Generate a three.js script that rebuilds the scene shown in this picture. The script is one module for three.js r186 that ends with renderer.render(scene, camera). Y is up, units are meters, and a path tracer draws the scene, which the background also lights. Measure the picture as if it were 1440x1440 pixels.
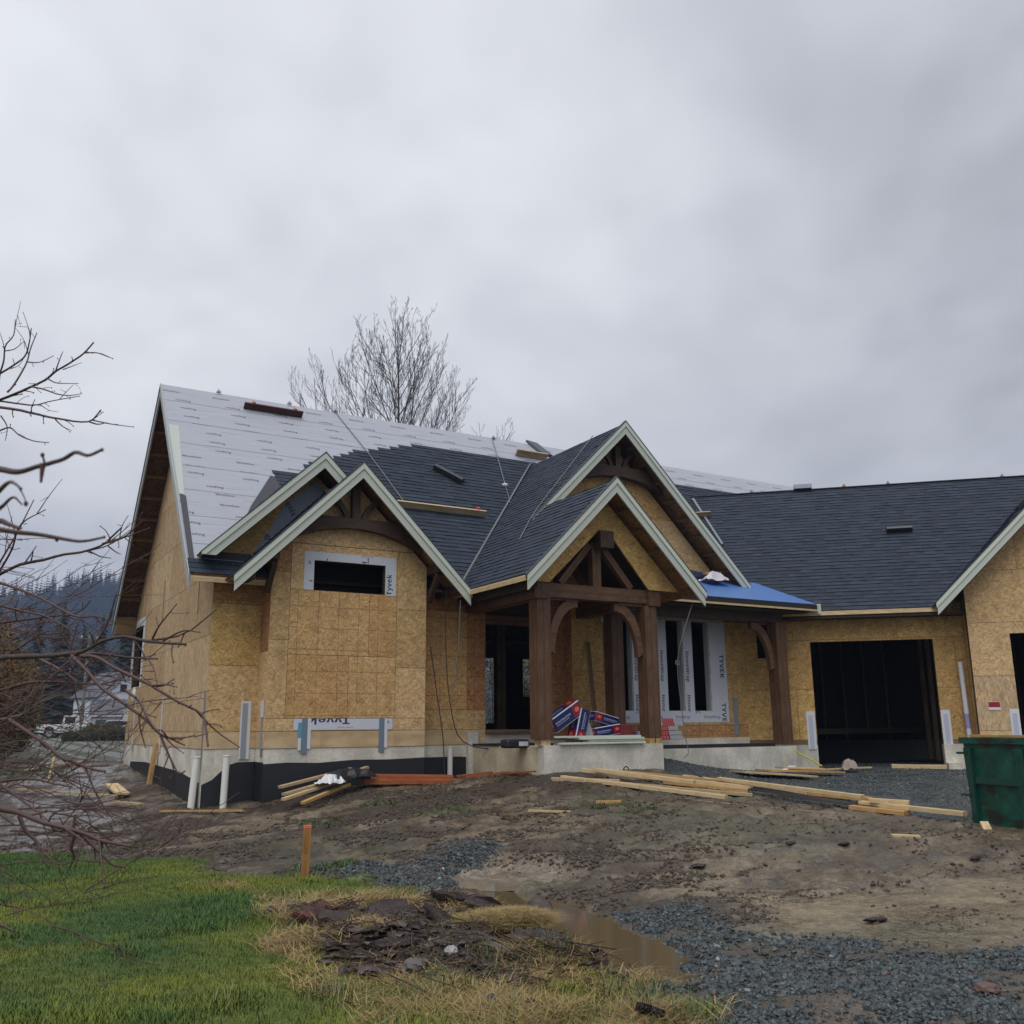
import * as THREE from 'three';
import { mergeGeometries } from 'three/addons/utils/BufferGeometryUtils.js';
import { RoundedBoxGeometry } from 'three/addons/geometries/RoundedBoxGeometry.js';

// ---------------------------------------------------------------- camera, sky, sun, exposure
// house frame: x runs along the main front wall, z out of it towards the viewer, y up
const scene = new THREE.Scene();
const renderer = new THREE.WebGLRenderer({ antialias: true });
renderer.toneMapping = THREE.LinearToneMapping;
renderer.toneMappingExposure = 1.22;
renderer.shadowMap.enabled = true;
const camera = new THREE.PerspectiveCamera(56.97, 1, 0.1, 4000);
camera.rotation.set(THREE.MathUtils.degToRad(12.8), THREE.MathUtils.degToRad(-30.2), THREE.MathUtils.degToRad(-0.47), 'YXZ');
camera.position.set(-6.468, 1.6, 17.45);
camera.focus = 19;
camera.userData.fStop = 11;

let seed = 20240117;
const rnd = () => { seed = (seed + 0x6d2b79f5) | 0; let t = Math.imul(seed ^ (seed >>> 15), 1 | seed); t = (t + Math.imul(t ^ (t >>> 7), 61 | t)) ^ t; return ((t ^ (t >>> 14)) >>> 0) / 4294967296; };
const rr = (a, b) => a + (b - a) * rnd();
const { clamp, lerp, smoothstep } = THREE.MathUtils;
const hash = (x, y) => { let h = (Math.imul(x, 374761393) + Math.imul(y, 668265263)) | 0; h = Math.imul(h ^ (h >>> 13), 1274126177); return ((h ^ (h >>> 16)) >>> 0) / 4294967296; };
function vnoise(x, y) {
  const ix = Math.floor(x), iy = Math.floor(y), fx = x - ix, fy = y - iy, u = fx * fx * (3 - 2 * fx), v = fy * fy * (3 - 2 * fy);
  return lerp(lerp(hash(ix, iy), hash(ix + 1, iy), u), lerp(hash(ix, iy + 1), hash(ix + 1, iy + 1), u), v);
}
function fbm(x, y, o = 4) { let s = 0, a = 0.5, n = 0; for (let i = 0; i < o; i++) { s += a * vnoise(x, y); n += a; a *= 0.5; x = x * 2.03 + 17.1; y = y * 2.03 + 5.7; } return s / n; }

{ // overcast sky: even cloud deck, a little brighter overhead, slow grey folds
  const W = 1024, H = 512, d = new Float32Array(W * H * 4);
  for (let j = 0; j < H; j++) for (let i = 0; i < W; i++) {
    const el = ((j + 0.5) / H - 0.5) * Math.PI, az = ((i + 0.5) / W - 0.5) * 2 * Math.PI, y = Math.sin(el), x = Math.cos(el) * Math.cos(az), z = Math.cos(el) * Math.sin(az);
    const k = 1.5 / (Math.max(y, 0) + 0.28), px = x * k + 9.3, pz = z * k + 4.1;
    const w1 = fbm(px * 0.9 + 3, pz * 0.9, 3), n = fbm(px * 1.5 + w1 * 1.6, pz * 1.5 - w1 * 1.2, 5), n2 = fbm(px * 0.55 + 40, pz * 0.55 + 11, 3);
    const side = 0.5 - 0.5 * (x * 0.87 + z * -0.1);           // the light end of the sky is to the left of the house
    let L = 0.53 + 0.24 * Math.max(0, y) + 0.16 * (side - 0.5);
    L *= 1 + 0.75 * (n - 0.5) + 0.65 * (n2 - 0.5) + 0.22 * (fbm(px * 5 + w1 * 2, pz * 5, 3) - 0.5);
    L *= 0.86;
    const t = smoothstep(L, 0.4, 0.75);
    if (y < -0.02) L *= 0.6;
    d.set([L * lerp(0.945, 0.97, t), L * lerp(0.98, 0.998, t), L * lerp(1.085, 1.05, t), 1], (j * W + i) * 4);
  }
  const sky = new THREE.DataTexture(d, W, H, THREE.RGBAFormat, THREE.FloatType);
  sky.mapping = THREE.EquirectangularReflectionMapping; sky.magFilter = THREE.LinearFilter; sky.wrapS = THREE.RepeatWrapping; sky.needsUpdate = true;
  scene.background = sky; scene.environment = sky;
}
const sun = new THREE.DirectionalLight(new THREE.Color(1, 0.985, 0.96), 1.5);
sun.name = 'veiled_sun';
sun.position.set(-22, 58, 26); sun.target.position.set(2, 0, 2);
sun.castShadow = true; sun.shadow.radius = 90;
Object.assign(sun.shadow.camera, { left: -30, right: 30, top: 30, bottom: -30, far: 150 });
scene.add(sun, sun.target);
scene.fog = new THREE.FogExp2(new THREE.Color(0.3, 0.4, 0.62), 0.00045);

// ---------------------------------------------------------------- helpers
const V = (x, y, z) => new THREE.Vector3(x, y, z);
const lin = (r, g, b) => new THREE.Color().setRGB(r, g, b);
const mat = (c, rough = 0.85, extra = {}) => new THREE.MeshStandardMaterial({ color: Array.isArray(c) ? lin(...c) : c, roughness: rough, side: THREE.DoubleSide, ...extra });
const taken = {};
const numbered = (n) => { const k = (taken[n] = (taken[n] ?? -1) + 1); return k ? n + '_' + String(k).padStart(3, '0') : n; };
function add(name, geo, m, parent, label) {
  const o = new THREE.Mesh(Array.isArray(geo) ? merge(geo) : geo, m); o.name = numbered(name); o.castShadow = o.receiveShadow = true;
  (parent ?? scene).add(o); if (label) o.userData.label = label; return o;
}
function part(name, geo, m, parent, kind) {
  const o = new THREE.Mesh(Array.isArray(geo) ? merge(geo) : geo, m); o.name = name; o.castShadow = o.receiveShadow = true; parent.add(o);
  if (kind) o.userData.kind = kind; return o;
}
function tag(o, label, category, group) { o.userData.label = label; o.userData.category = category; if (group) o.userData.group = group; return o; }
function thing(name, label, category, [x, y, z] = [0, 0, 0], turn = 0, group) {
  const o = new THREE.Group(); o.name = numbered(name); o.position.set(x, y, z); o.rotation.y = turn; scene.add(o); return tag(o, label, category, group);
}
function struct(name, geo, m) { const o = add(name, geo, m); o.userData.kind = 'structure'; return o; }
function merge(list) {
  const ks = ['position', 'normal', 'uv'], col = list.some((g) => g.attributes.color);
  const gs = list.map((g) => { let h = g.index ? g.toNonIndexed() : g.clone(); for (const k of Object.keys(h.attributes)) if (!ks.includes(k) && !(col && k === 'color')) h.deleteAttribute(k); if (!h.attributes.normal) h.computeVertexNormals();
    if (!h.attributes.uv) h.setAttribute('uv', new THREE.BufferAttribute(new Float32Array(h.attributes.position.count * 2), 2)); return h; });
  return mergeGeometries(gs, false);
}
// a frame: origin O, axes A (right) and B (up) in the face, N out of it
const frame = (O, A, B) => ({ O: O.clone(), A: A.clone().normalize(), B: B.clone().normalize(), N: A.clone().cross(B).normalize() });
const at = (F, a, b, d = 0) => F.O.clone().addScaledVector(F.A, a).addScaledVector(F.B, b).addScaledVector(F.N, d);
// a plate: outline (with holes) in a frame, from depth d0 to d1 along N
function plate(F, outline, d0, d1, { s = 1, o = [0, 0], holes = [], back = true } = {}) {
  const ct = outline.map((p) => new THREE.Vector2(p[0], p[1])); if (THREE.ShapeUtils.isClockWise(ct)) ct.reverse();
  const hs = holes.map((h) => { const q = h.map((p) => new THREE.Vector2(p[0], p[1])); if (!THREE.ShapeUtils.isClockWise(q)) q.reverse(); return q; });
  const tri = THREE.ShapeUtils.triangulateShape(ct, hs), all = ct.concat(...hs), P = [], N = [], U = [];
  const sc = Array.isArray(s) ? s : [s, s];
  const put = (a, b, d, n, ua, ub) => { const p = at(F, a, b, d); P.push(p.x, p.y, p.z); N.push(n.x, n.y, n.z); U.push(ua / sc[0] + o[0], ub / sc[1] + o[1]); };
  const bn = F.N.clone().negate();
  for (const t of tri) {
    for (const k of t) put(all[k].x, all[k].y, d1, F.N, all[k].x, all[k].y);
    if (back) for (const k of [t[0], t[2], t[1]]) put(all[k].x, all[k].y, d0, bn, all[k].x, all[k].y);
  }
  for (const ring of [ct, ...hs]) for (let i = 0; i < ring.length; i++) {
    const p = ring[i], q = ring[(i + 1) % ring.length], n = F.A.clone().multiplyScalar(q.y - p.y).addScaledVector(F.B, p.x - q.x).normalize(), l = p.distanceTo(q);
    const c = [[p, d0, 0], [q, d0, l], [q, d1, l], [p, d0, 0], [q, d1, l], [p, d1, 0]];
    for (const [v, d, w] of c) put(v.x, v.y, d, n, w, d - d0);
  }
  const g = new THREE.BufferGeometry();
  g.setAttribute('position', new THREE.Float32BufferAttribute(P, 3)); g.setAttribute('normal', new THREE.Float32BufferAttribute(N, 3)); g.setAttribute('uv', new THREE.Float32BufferAttribute(U, 2));
  return g;
}
const rect = (x0, y0, x1, y1) => [[x0, y0], [x1, y0], [x1, y1], [x0, y1]];
function clip(poly, convex) { // Sutherland-Hodgman, convex counter-clockwise
  let out = poly;
  for (let i = 0; i < convex.length && out.length; i++) {
    const [ax, ay] = convex[i], [bx, by] = convex[(i + 1) % convex.length], side = (p) => (bx - ax) * (p[1] - ay) - (by - ay) * (p[0] - ax), inp = out; out = [];
    for (let j = 0; j < inp.length; j++) {
      const p = inp[j], q = inp[(j + 1) % inp.length], sp = side(p), sq = side(q);
      if (sp >= -1e-9) out.push(p);
      if ((sp > 1e-9 && sq < -1e-9) || (sp < -1e-9 && sq > 1e-9)) { const t = sp / (sp - sq); out.push([p[0] + (q[0] - p[0]) * t, p[1] + (q[1] - p[1]) * t]); }
    }
  }
  return out;
}
const area = (p) => { let s = 0; for (let i = 0; i < p.length; i++) { const q = p[(i + 1) % p.length]; s += p[i][0] * q[1] - q[0] * p[i][1]; } return s / 2; };
const ccw = (p) => (area(p) < 0 ? p.slice().reverse() : p);
function box(cx, cy, cz, w, h, d, turn = 0) { const g = new THREE.BoxGeometry(w, h, d); boxUV(g, w, h, d); if (turn) g.rotateY(turn); return g.translate(cx, cy, cz); }
function boxUV(g, w, h, d) { // uv in metres, long side along u
  const uv = g.attributes.uv, n = g.attributes.normal, p = g.attributes.position;
  for (let i = 0; i < uv.count; i++) { const x = Math.abs(n.getX(i)), y = Math.abs(n.getY(i)); const a = x > 0.5 ? [p.getY(i), p.getZ(i), h >= d] : y > 0.5 ? [p.getX(i), p.getZ(i), w >= d] : [p.getX(i), p.getY(i), w >= h]; uv.setXY(i, a[2] ? a[0] : a[1], a[2] ? a[1] : a[0]); }
}
// a bar of rectangular section between two points
function bar(p, q, w, h, up = V(0, 1, 0)) {
  const L = p.distanceTo(q), g = new THREE.BoxGeometry(L, h, w); boxUV(g, L, h, w);
  const X = q.clone().sub(p).normalize(), Z = X.clone().cross(up).normalize(), Y = Z.clone().cross(X);
  g.applyMatrix4(new THREE.Matrix4().makeBasis(X, Y, Z).setPosition(p.clone().add(q).multiplyScalar(0.5))); return g;
}
function tube(pts, r, rad = 6, seg) { return new THREE.TubeGeometry(new THREE.CatmullRomCurve3(pts), seg ?? Math.max(4, pts.length * 4), r, rad, false); }
// a tapered round branch through points, radius r0 -> r1
function limb(pts, r0, r1, rad = 6, seg = Math.max(2, pts.length * 2 - 1)) {
  const c = new THREE.CatmullRomCurve3(pts), g = new THREE.TubeGeometry(c, seg, 1, rad, false), p = g.attributes.position, v = V(0, 0, 0);
  for (let i = 0; i <= seg; i++) { const o = c.getPointAt(i / seg), r = lerp(r0, r1, i / seg); for (let j = 0; j <= rad; j++) { const k = i * (rad + 1) + j; v.fromBufferAttribute(p, k).sub(o).multiplyScalar(r).add(o); p.setXYZ(k, v.x, v.y, v.z); } }
  return g;
}
function tint(g, r, gg, b) { const n = g.attributes.position.count, c = new Float32Array(n * 3); for (let i = 0; i < n; i++) c.set([r, gg, b], i * 3); g.setAttribute('color', new THREE.BufferAttribute(c, 3)); return g; }
function rockGeo(detail, jit, flat = 1) {
  const g = new THREE.IcosahedronGeometry(1, detail), p = g.attributes.position, m = {};
  for (let i = 0; i < p.count; i++) { const k = [p.getX(i), p.getY(i), p.getZ(i)].map((x) => x.toFixed(3)).join(); m[k] ??= 1 + rr(-jit, jit); p.setXYZ(i, p.getX(i) * m[k], p.getY(i) * m[k] * flat, p.getZ(i) * m[k]); }
  g.computeVertexNormals(); return g;
}

// ---------------------------------------------------------------- textures
function canvasTex(w, h, draw, srgb = true) {
  const c = document.createElement('canvas'); c.width = w; c.height = h; const x = c.getContext('2d'); draw(x, w, h);
  const t = new THREE.CanvasTexture(c); t.wrapS = t.wrapT = THREE.RepeatWrapping; t.magFilter = THREE.LinearFilter; if (srgb) t.colorSpace = THREE.SRGBColorSpace; return t;
}
function dataTex(w, h, fn, srgb = false) {
  const d = new Uint8Array(w * h * 4); for (let j = 0; j < h; j++) for (let i = 0; i < w; i++) { const c = fn(i / w, j / h, i, j); d.set([c[0] * 255, (c[1] ?? c[0]) * 255, (c[2] ?? c[0]) * 255, 255].map((v) => clamp(v, 0, 255)), (j * w + i) * 4); }
  const t = new THREE.DataTexture(d, w, h); t.magFilter = THREE.LinearFilter; t.wrapS = t.wrapT = THREE.RepeatWrapping; if (srgb) t.colorSpace = THREE.SRGBColorSpace; t.needsUpdate = true; return t;
}
// tileable noise
const tn = (u, v, f, o = 4) => { let s = 0, a = 0.5, n = 0; for (let k = 0; k < o; k++) { const F = f << k, x = u * F, y = v * F, ix = Math.floor(x), iy = Math.floor(y), fx = x - ix, fy = y - iy, sx = fx * fx * (3 - 2 * fx), sy = fy * fy * (3 - 2 * fy), H = (i, j) => hash(((i % F) + F) % F + k * 131, ((j % F) + F) % F + k * 57); s += a * lerp(lerp(H(ix, iy), H(ix + 1, iy), sx), lerp(H(ix, iy + 1), H(ix + 1, iy + 1), sx), sy); n += a; a *= 0.5; } return s / n; };
// strand board: one sheet 1.22 x 2.44 m of overlapping wood flakes, with printed nailing lines every 406 mm when asked
function strandBoard(hue, dark, lines, along) {
  return canvasTex(512, 1024, (x, w, h) => {
    x.fillStyle = `rgb(${hue[0]},${hue[1]},${hue[2]})`; x.fillRect(0, 0, w, h);
    for (let i = 0; i < 6500; i++) {
      const L = rr(18, 66), t = rr(4, 14), px = rr(0, w), py = rr(0, h), v = rr(-1, 1), a = along ? rr(-0.5, 0.5) + Math.PI / 2 : rr(-1.3, 1.3);
      const k = v * 34 + (rnd() < 0.12 ? -30 : 0), red = rnd() < 0.1 ? -20 : 0;
      x.fillStyle = `rgba(${clamp(hue[0] + k, 0, 255) | 0},${clamp(hue[1] + k * 0.95 + red * 0.6, 0, 255) | 0},${clamp(hue[2] + k * 0.75 + red, 0, 255) | 0},0.55)`;
      for (const [ox, oy] of [[0, 0], [w, 0], [-w, 0], [0, h], [0, -h]]) {
        if (px + ox < -60 || px + ox > w + 60 || py + oy < -60 || py + oy > h + 60) continue;
        x.save(); x.translate(px + ox, py + oy); x.rotate(a); x.fillRect(-L / 2, -t / 2, L, t);
        if (rnd() < 0.14) { x.fillStyle = `rgba(${60 - dark},${36 - dark / 2},14,0.5)`; x.fillRect(-L / 2, t / 2 - 1.2, L * rr(0.3, 0.9), 1.3); } x.restore();
      }
    }
    for (let i = 0; i < 26; i++) { const g = x.createRadialGradient(0, 0, 0, 0, 0, 1), s = rr(30, 130); x.save(); x.translate(rr(0, w), rr(0, h)); x.scale(s * 0.6, s * 1.4); g.addColorStop(0, `rgba(${rnd() < 0.6 ? '70,38,12' : '225,190,130'},${rr(0.03, 0.1)})`); g.addColorStop(1, 'rgba(0,0,0,0)'); x.fillStyle = g; x.fillRect(-1, -1, 2, 2); x.restore(); }
    if (lines) { x.strokeStyle = 'rgba(52,34,18,0.75)'; x.lineWidth = 2.4; for (let k = 0; k < 3; k++) { const c = (k + 0.5) * (w / 3); x.beginPath(); x.moveTo(c, 0); x.lineTo(c, h); x.stroke(); } for (let k = 0; k < 6; k++) { const c = (k + 0.5) * (h / 6); x.beginPath(); x.moveTo(0, c); x.lineTo(w, c); x.stroke(); } }
  });
}
const bumpFlake = dataTex(512, 512, (u, v) => [0.5 * tn(u, v, 24, 3) + 0.5 * tn(v, u, 70, 2)]);
const osb = (t, rough = 0.82) => mat([1, 1, 1], rough, { map: t, bumpMap: bumpFlake, bumpScale: 0.0012 });
const OSB = {
  tan: [osb(strandBoard([198, 166, 118], 0, false)), osb(strandBoard([188, 156, 108], 0, false)), osb(strandBoard([204, 172, 126], 0, false))],
  line: [osb(strandBoard([192, 153, 100], 0, true)), osb(strandBoard([198, 162, 110], 0, true))],
  red: [osb(strandBoard([168, 120, 78], 10, true)), osb(strandBoard([176, 132, 88], 10, true))],
  gold: [osb(strandBoard([192, 158, 98], 0, false)), osb(strandBoard([184, 148, 92], 0, false))],
  pale: [osb(strandBoard([194, 166, 128], 0, false, true)), osb(strandBoard([186, 158, 120], 0, false, true)), osb(strandBoard([180, 150, 112], 0, false, true))],
};
const woodTex = (c, k = 18) => dataTex(256, 256, (u, v) => { const g = tn(u * 0.35, v, 16, 4), q = tn(u * 0.12, v, 40, 3), s = (g - 0.5) * 0.5 + (q - 0.5) * 0.6; return c.map((x) => clamp(x / 255 + s * k / 60, 0, 1)); }, true);
const wood = (c, rough = 0.75, k) => mat([1, 1, 1], rough, { map: woodTex(c, k), bumpMap: bumpFlake, bumpScale: 0.0006 });
const M = {
  timber: wood([92, 65, 43], 0.65, 10), timberDark: wood([68, 49, 35], 0.7, 8), lumber: wood([198, 174, 134], 0.7, 16), lumberWet: wood([186, 148, 94], 0.55, 16), cedar: wood([150, 84, 42], 0.6, 14), redBoard: wood([74, 40, 36], 0.7, 8),
  oldLumber: wood([172, 150, 118], 0.75, 16), stud: wood([120, 96, 66], 0.8, 12), plyRim: wood([190, 164, 126], 0.8, 12),
  fascia: mat([0.50, 0.53, 0.46], 0.55), mould: mat([0.56, 0.61, 0.51], 0.5), fasciaGrey: mat([0.34, 0.36, 0.37], 0.6), white: mat([0.62, 0.63, 0.65], 0.45), pvc: mat([0.68, 0.67, 0.62], 0.4), steel: mat([0.36, 0.39, 0.43], 0.45, { metalness: 0.6 }),
  dark: mat([0.02, 0.018, 0.016], 0.9), inside: mat([0.05, 0.037, 0.024], 0.95), tar: mat([0.014, 0.015, 0.019], 0.5), felt: mat([0.055, 0.055, 0.068], 0.75), blueSkin: mat([0.075, 0.17, 0.42], 0.45), rope: mat([0.2, 0.21, 0.22], 0.9), cable: mat([0.03, 0.03, 0.035], 0.6), red: mat([0.42, 0.035, 0.03], 0.6),  // inside and dark: near-black, indoor and under-roof shade put into the colour
};
const concTex = dataTex(512, 512, (u, v) => { const a = tn(u, v, 6, 5), b = tn(u, v, 60, 2), sv = tn(u, v * 0.2, 20, 3), k = 0.95 + 0.24 * (a - 0.5) + 0.12 * (b - 0.5) + 0.14 * (sv - 0.5); return [k * 0.82, k * 0.80, k * 0.75]; }, true);
M.concrete = mat([1.0, 1.0, 0.98], 0.85, { map: concTex, bumpMap: bumpFlake, bumpScale: 0.0015 });
M.shingle = mat([0.62, 0.76, 0.93], 0.82, { vertexColors: true, bumpMap: bumpFlake, bumpScale: 0.0012 });

// ---------------------------------------------------------------- the house
const X = V(1, 0, 0), Y = V(0, 1, 0), Z = V(0, 0, 1);
const FR = (z) => frame(V(0, 0, z), X, Y);                    // faces the viewer
const LF = (x) => frame(V(x, 0, 0), Z, Y);                    // faces left
const ga = THREE.MathUtils.degToRad(44), G = V(Math.cos(ga), 0, Math.sin(ga)), GN = V(-Math.sin(ga), 0, Math.cos(ga)), GI = V(10.52, 0, -0.25);
const GF = (o) => frame(GI.clone().addScaledVector(GN, o), G, Y);            // garage wing, turned 44 degrees
const GL = (s) => frame(GI.clone().addScaledVector(G, s), GN, Y);
const house = thing('timber_house', 'half-built gabled house sheathed in strand board with dark shingles and an attached garage wing', 'house');

function cells(r, holes) {
  let list = [r];
  for (const h of holes) list = list.flatMap(([x0, y0, x1, y1]) => {
    if (h[0] >= x1 || h[2] <= x0 || h[1] >= y1 || h[3] <= y0) return [[x0, y0, x1, y1]];
    const o = [], a = Math.max(x0, h[0]), b = Math.min(x1, h[2]), c = Math.max(y0, h[1]), d = Math.min(y1, h[3]);
    if (a > x0) o.push([x0, y0, a, y1]); if (b < x1) o.push([b, y0, x1, y1]);
    if (c > y0) o.push([a, y0, b, c]); if (d < y1) o.push([a, d, b, y1]); return o;
  });
  return list;
}
function cut(r, holes, outline) { return cells(r, holes).map((c) => clip(rect(...c), outline)).filter((p) => p.length > 2 && Math.abs(area(p)) > 1e-4); }
// a stud wall with its sheathing: every sheet is a piece of its own
function wall(F, outline, holes, rows, { thick = 0.15, name = 'wall' } = {}) {
  outline = ccw(outline);
  const xs = outline.map((p) => p[0]), ys = outline.map((p) => p[1]), bb = [Math.min(...xs), Math.min(...ys), Math.max(...xs), Math.max(...ys)];
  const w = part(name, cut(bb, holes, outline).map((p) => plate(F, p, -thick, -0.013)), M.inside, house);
  for (const [y0, y1, mats, offset = 0, len = 2.44, grid = 0] of rows) {
    for (let a = bb[0] - ((bb[0] - offset) % len + len) % len, k = 0; a < bb[2]; a += len, k++) {
      const r = [Math.max(a, bb[0]) + 0.004, Math.max(y0, bb[1]) + 0.004, Math.min(a + len, bb[2]) - 0.004, Math.min(y1, bb[3]) - 0.004];
      if (r[2] - r[0] < 0.04 || r[3] - r[1] < 0.02) continue;
      const ps = cut(r, holes, outline); if (!ps.length) continue;
      const off = grid ? [0, 0] : [rnd(), rnd()], out = rr(0, 0.003);
      const m = mats[(rnd() * mats.length) | 0], bb2 = (p) => [Math.min(...p.map((q) => q[0])), Math.min(...p.map((q) => q[1])), Math.max(...p.map((q) => q[0])), Math.max(...p.map((q) => q[1]))], groups = [];
      for (const p of ps) { const b = bb2(p), hit = groups.filter((g) => g.some((q) => { const c = bb2(q); return b[0] < c[2] + 0.001 && b[2] > c[0] - 0.001 && b[1] < c[3] + 0.001 && b[3] > c[1] - 0.001; })); const n = [p].concat(...hit); for (const h of hit) groups.splice(groups.indexOf(h), 1); groups.push(n); }
      for (const gr of groups) part('strand_board_sheet', gr.map((p) => plate(F, p, -0.012, out, { s: [1.22, 2.44], o: off })), m, w);
    }
  }
  return w;
}
const R12 = (y0, n, h, mats, len = 2.44) => Array.from({ length: n }, (_, i) => [y0 + i * h, y0 + (i + 1) * h, mats, (i % 2) * len * 0.5, len]);
const rim = (mats = [M.plyRim]) => [1.24, 1.545, mats, 0.7, 2.44];
// left gable wall, with the tall opening near its far end
const leftOut = [[-9.74, 1.24], [-0.55, 1.24], [-0.55, 4.78], [-4.85, 9.42], [-9.74, 4.13]];
const wl = wall(LF(-2.48), leftOut, [[-9.4, 2.66, -8.1, 4.2]], [rim(), [1.545, 2.15, OSB.pale, 0.4, 2.44], ...R12(2.15, 7, 1.165, OSB.pale)]);
for (const r of [[-9.66, 2.6, -9.4, 4.4], [-8.1, 2.6, -7.85, 4.4], [-9.4, 4.2, -8.1, 4.4]]) part('house_wrap_strip', plate(LF(-2.48), rect(...r), 0.004, 0.008), M.white, wl);
for (const [z, y0, y1, w, m] of [[-1.8, 3.85, 4.64, 0.06, 'lumber'], [-5.55, 4.05, 4.99, 0.07, 'oldLumber'], [-8.05, 4.42, 4.95, 0.08, 'oldLumber']]) part('batten', plate(LF(-2.48), rect(z - w / 2, y0, z + w / 2, y1), 0.004, 0.03), M[m], wl);
for (const z of [-0.68, -4.8, -8.45]) part('hold_down_strap', plate(LF(-2.48), rect(z - 0.06, 1.1, z + 0.06, 2.28), 0.004, 0.007), z > -1 ? M.steel : M.white, wl);
part('vent_cap', new THREE.SphereGeometry(0.17, 14, 8).scale(0.35, 1.25, 1).translate(-2.5, 2.45, -8.7), M.white, wl);
part('hose_bib', box(-2.53, 1.95, -9.6, 0.1, 0.28, 0.2), M.white, wl);
// recessed bit of front wall beside the corner, and the gable wall above it
wall(FR(-0.55), [[-2.48, 1.24], [-1.4, 1.24], [-1.4, 4.6], [-2.48, 4.6]], [], [rim(), [1.545, 2.75, OSB.tan, -2.48, 2.44], [2.75, 3.9, OSB.gold, -2.48], [3.9, 4.6, OSB.red, -2.48, 2.44]]);
const gaWall = wall(FR(-0.55), [[-2.62, 4.62], [1.5, 4.62], [-0.6, 6.62]], [[-1.54, 4.5, 1.6, 4.85]], [[4.62, 7, OSB.gold, -2.62, 2.44]]);
{ // grey weather barrier tacked over the upper gable, its printing running down the slope
  const t = canvasTex(512, 512, (x, w, h) => { x.fillStyle = '#7d8696'; x.fillRect(0, 0, w, h); x.fillStyle = '#1c1f2a'; x.font = 'bold 62px sans-serif'; for (const [px, py] of [[90, 60], [330, 60], [210, 300], [450, 330]]) { x.save(); x.translate(px, py); x.rotate(1.05); x.fillText('gnis', 0, 0); x.restore(); } });
  part('weather_barrier', plate(FR(-0.55), [[-1.95, 4.66], [-1.57, 4.66], [-1.5, 4.87], [0.9, 4.87], [0.6, 5.15], [-0.55, 6.45], [-1.15, 6.0], [-1.6, 5.2]], 0.006, 0.012, { s: 1.3, o: [0.1, 0.3] }), mat([1, 1, 1], 0.5, { map: t }), gaWall);
  part('weather_barrier', plate(FR(-0.55), [[-2.2, 4.64], [-1.57, 4.64], [-1.2, 4.9], [-0.3, 5.5], [-0.55, 5.62]], 0.013, 0.018, { s: 9 }), mat([0.26, 0.3, 0.36], 0.4), gaWall);
}
// the bay with the small high window
const bayHole = [-0.73, 4.18, 0.74, 4.76];
const bay = wall(FR(0), [[-1.55, 1.24], [1.65, 1.24], [1.65, 4.8], [0.02, 6.42], [-1.55, 4.86]], [bayHole], [
  rim(), [1.545, 1.775, OSB.tan, -1.55, 3.2],
  [5.075, 6.5, OSB.tan, -1.2, 2.44]]);
for (const [x0, y0, x1, y1, m] of [[-1.55, 1.775, -1.18, 3.21, OSB.tan[0]], [-1.55, 3.21, -1.18, 4.5, OSB.tan[1]], [-1.55, 4.5, -1.18, 5.07, OSB.red[1]], [-1.18, 1.775, 0.02, 2.95, OSB.line[0]], [0.02, 1.775, 1.0, 2.95, OSB.line[1]], [-1.18, 2.95, 0.42, 4.18, OSB.line[1]], [0.42, 2.95, 1.0, 4.18, OSB.line[0]], [1.0, 1.775, 1.65, 2.75, OSB.tan[2]], [1.0, 2.75, 1.65, 3.9, OSB.tan[1]], [1.0, 3.9, 1.65, 5.07, OSB.tan[0]], [-1.18, 4.18, 1.0, 5.07, OSB.tan[2]]]) {
  const ps = cut([x0 + 0.004, y0 + 0.004, x1 - 0.004, y1 - 0.004], [bayHole], ccw([[-1.55, 1.24], [1.65, 1.24], [1.65, 4.8], [0.02, 6.42], [-1.55, 4.86]]));
  part('strand_board_sheet', ps.map((p) => plate(FR(0), p, -0.012, rr(0, 0.004), { s: [1.22, 2.44] })), m, bay);
}
wall(LF(-1.55), [[-0.55, 1.24], [0, 1.24], [0, 4.9], [-0.55, 4.9]], [], [rim(), [1.545, 3.0, OSB.tan], [3.0, 4.9, OSB.red]]);
wall(frame(V(1.65, 0, 0), V(0, 0, -1), Y), rect(0, 1.24, 0.55, 4.8), [], [rim(), [1.545, 4.8, OSB.tan]]);
const wrapTex = (w, h, fn, bg = '#c6cad2') => canvasTex(w, h, (x) => { x.fillStyle = bg; x.fillRect(0, 0, w, h); for (let i = 0; i < 40; i++) { x.strokeStyle = `rgba(${rnd() < 0.5 ? '255,255,255' : '120,130,145'},0.12)`; x.lineWidth = rr(1, 5); x.beginPath(); const a = rr(0, w), b = rr(0, h); x.moveTo(a, b); x.lineTo(a + rr(-90, 90), b + rr(-90, 90)); x.stroke(); } x.fillStyle = '#2b3350'; fn(x, w, h); });
const wrapMat = (t) => mat([1, 1, 1], 0.45, { map: t });
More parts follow.
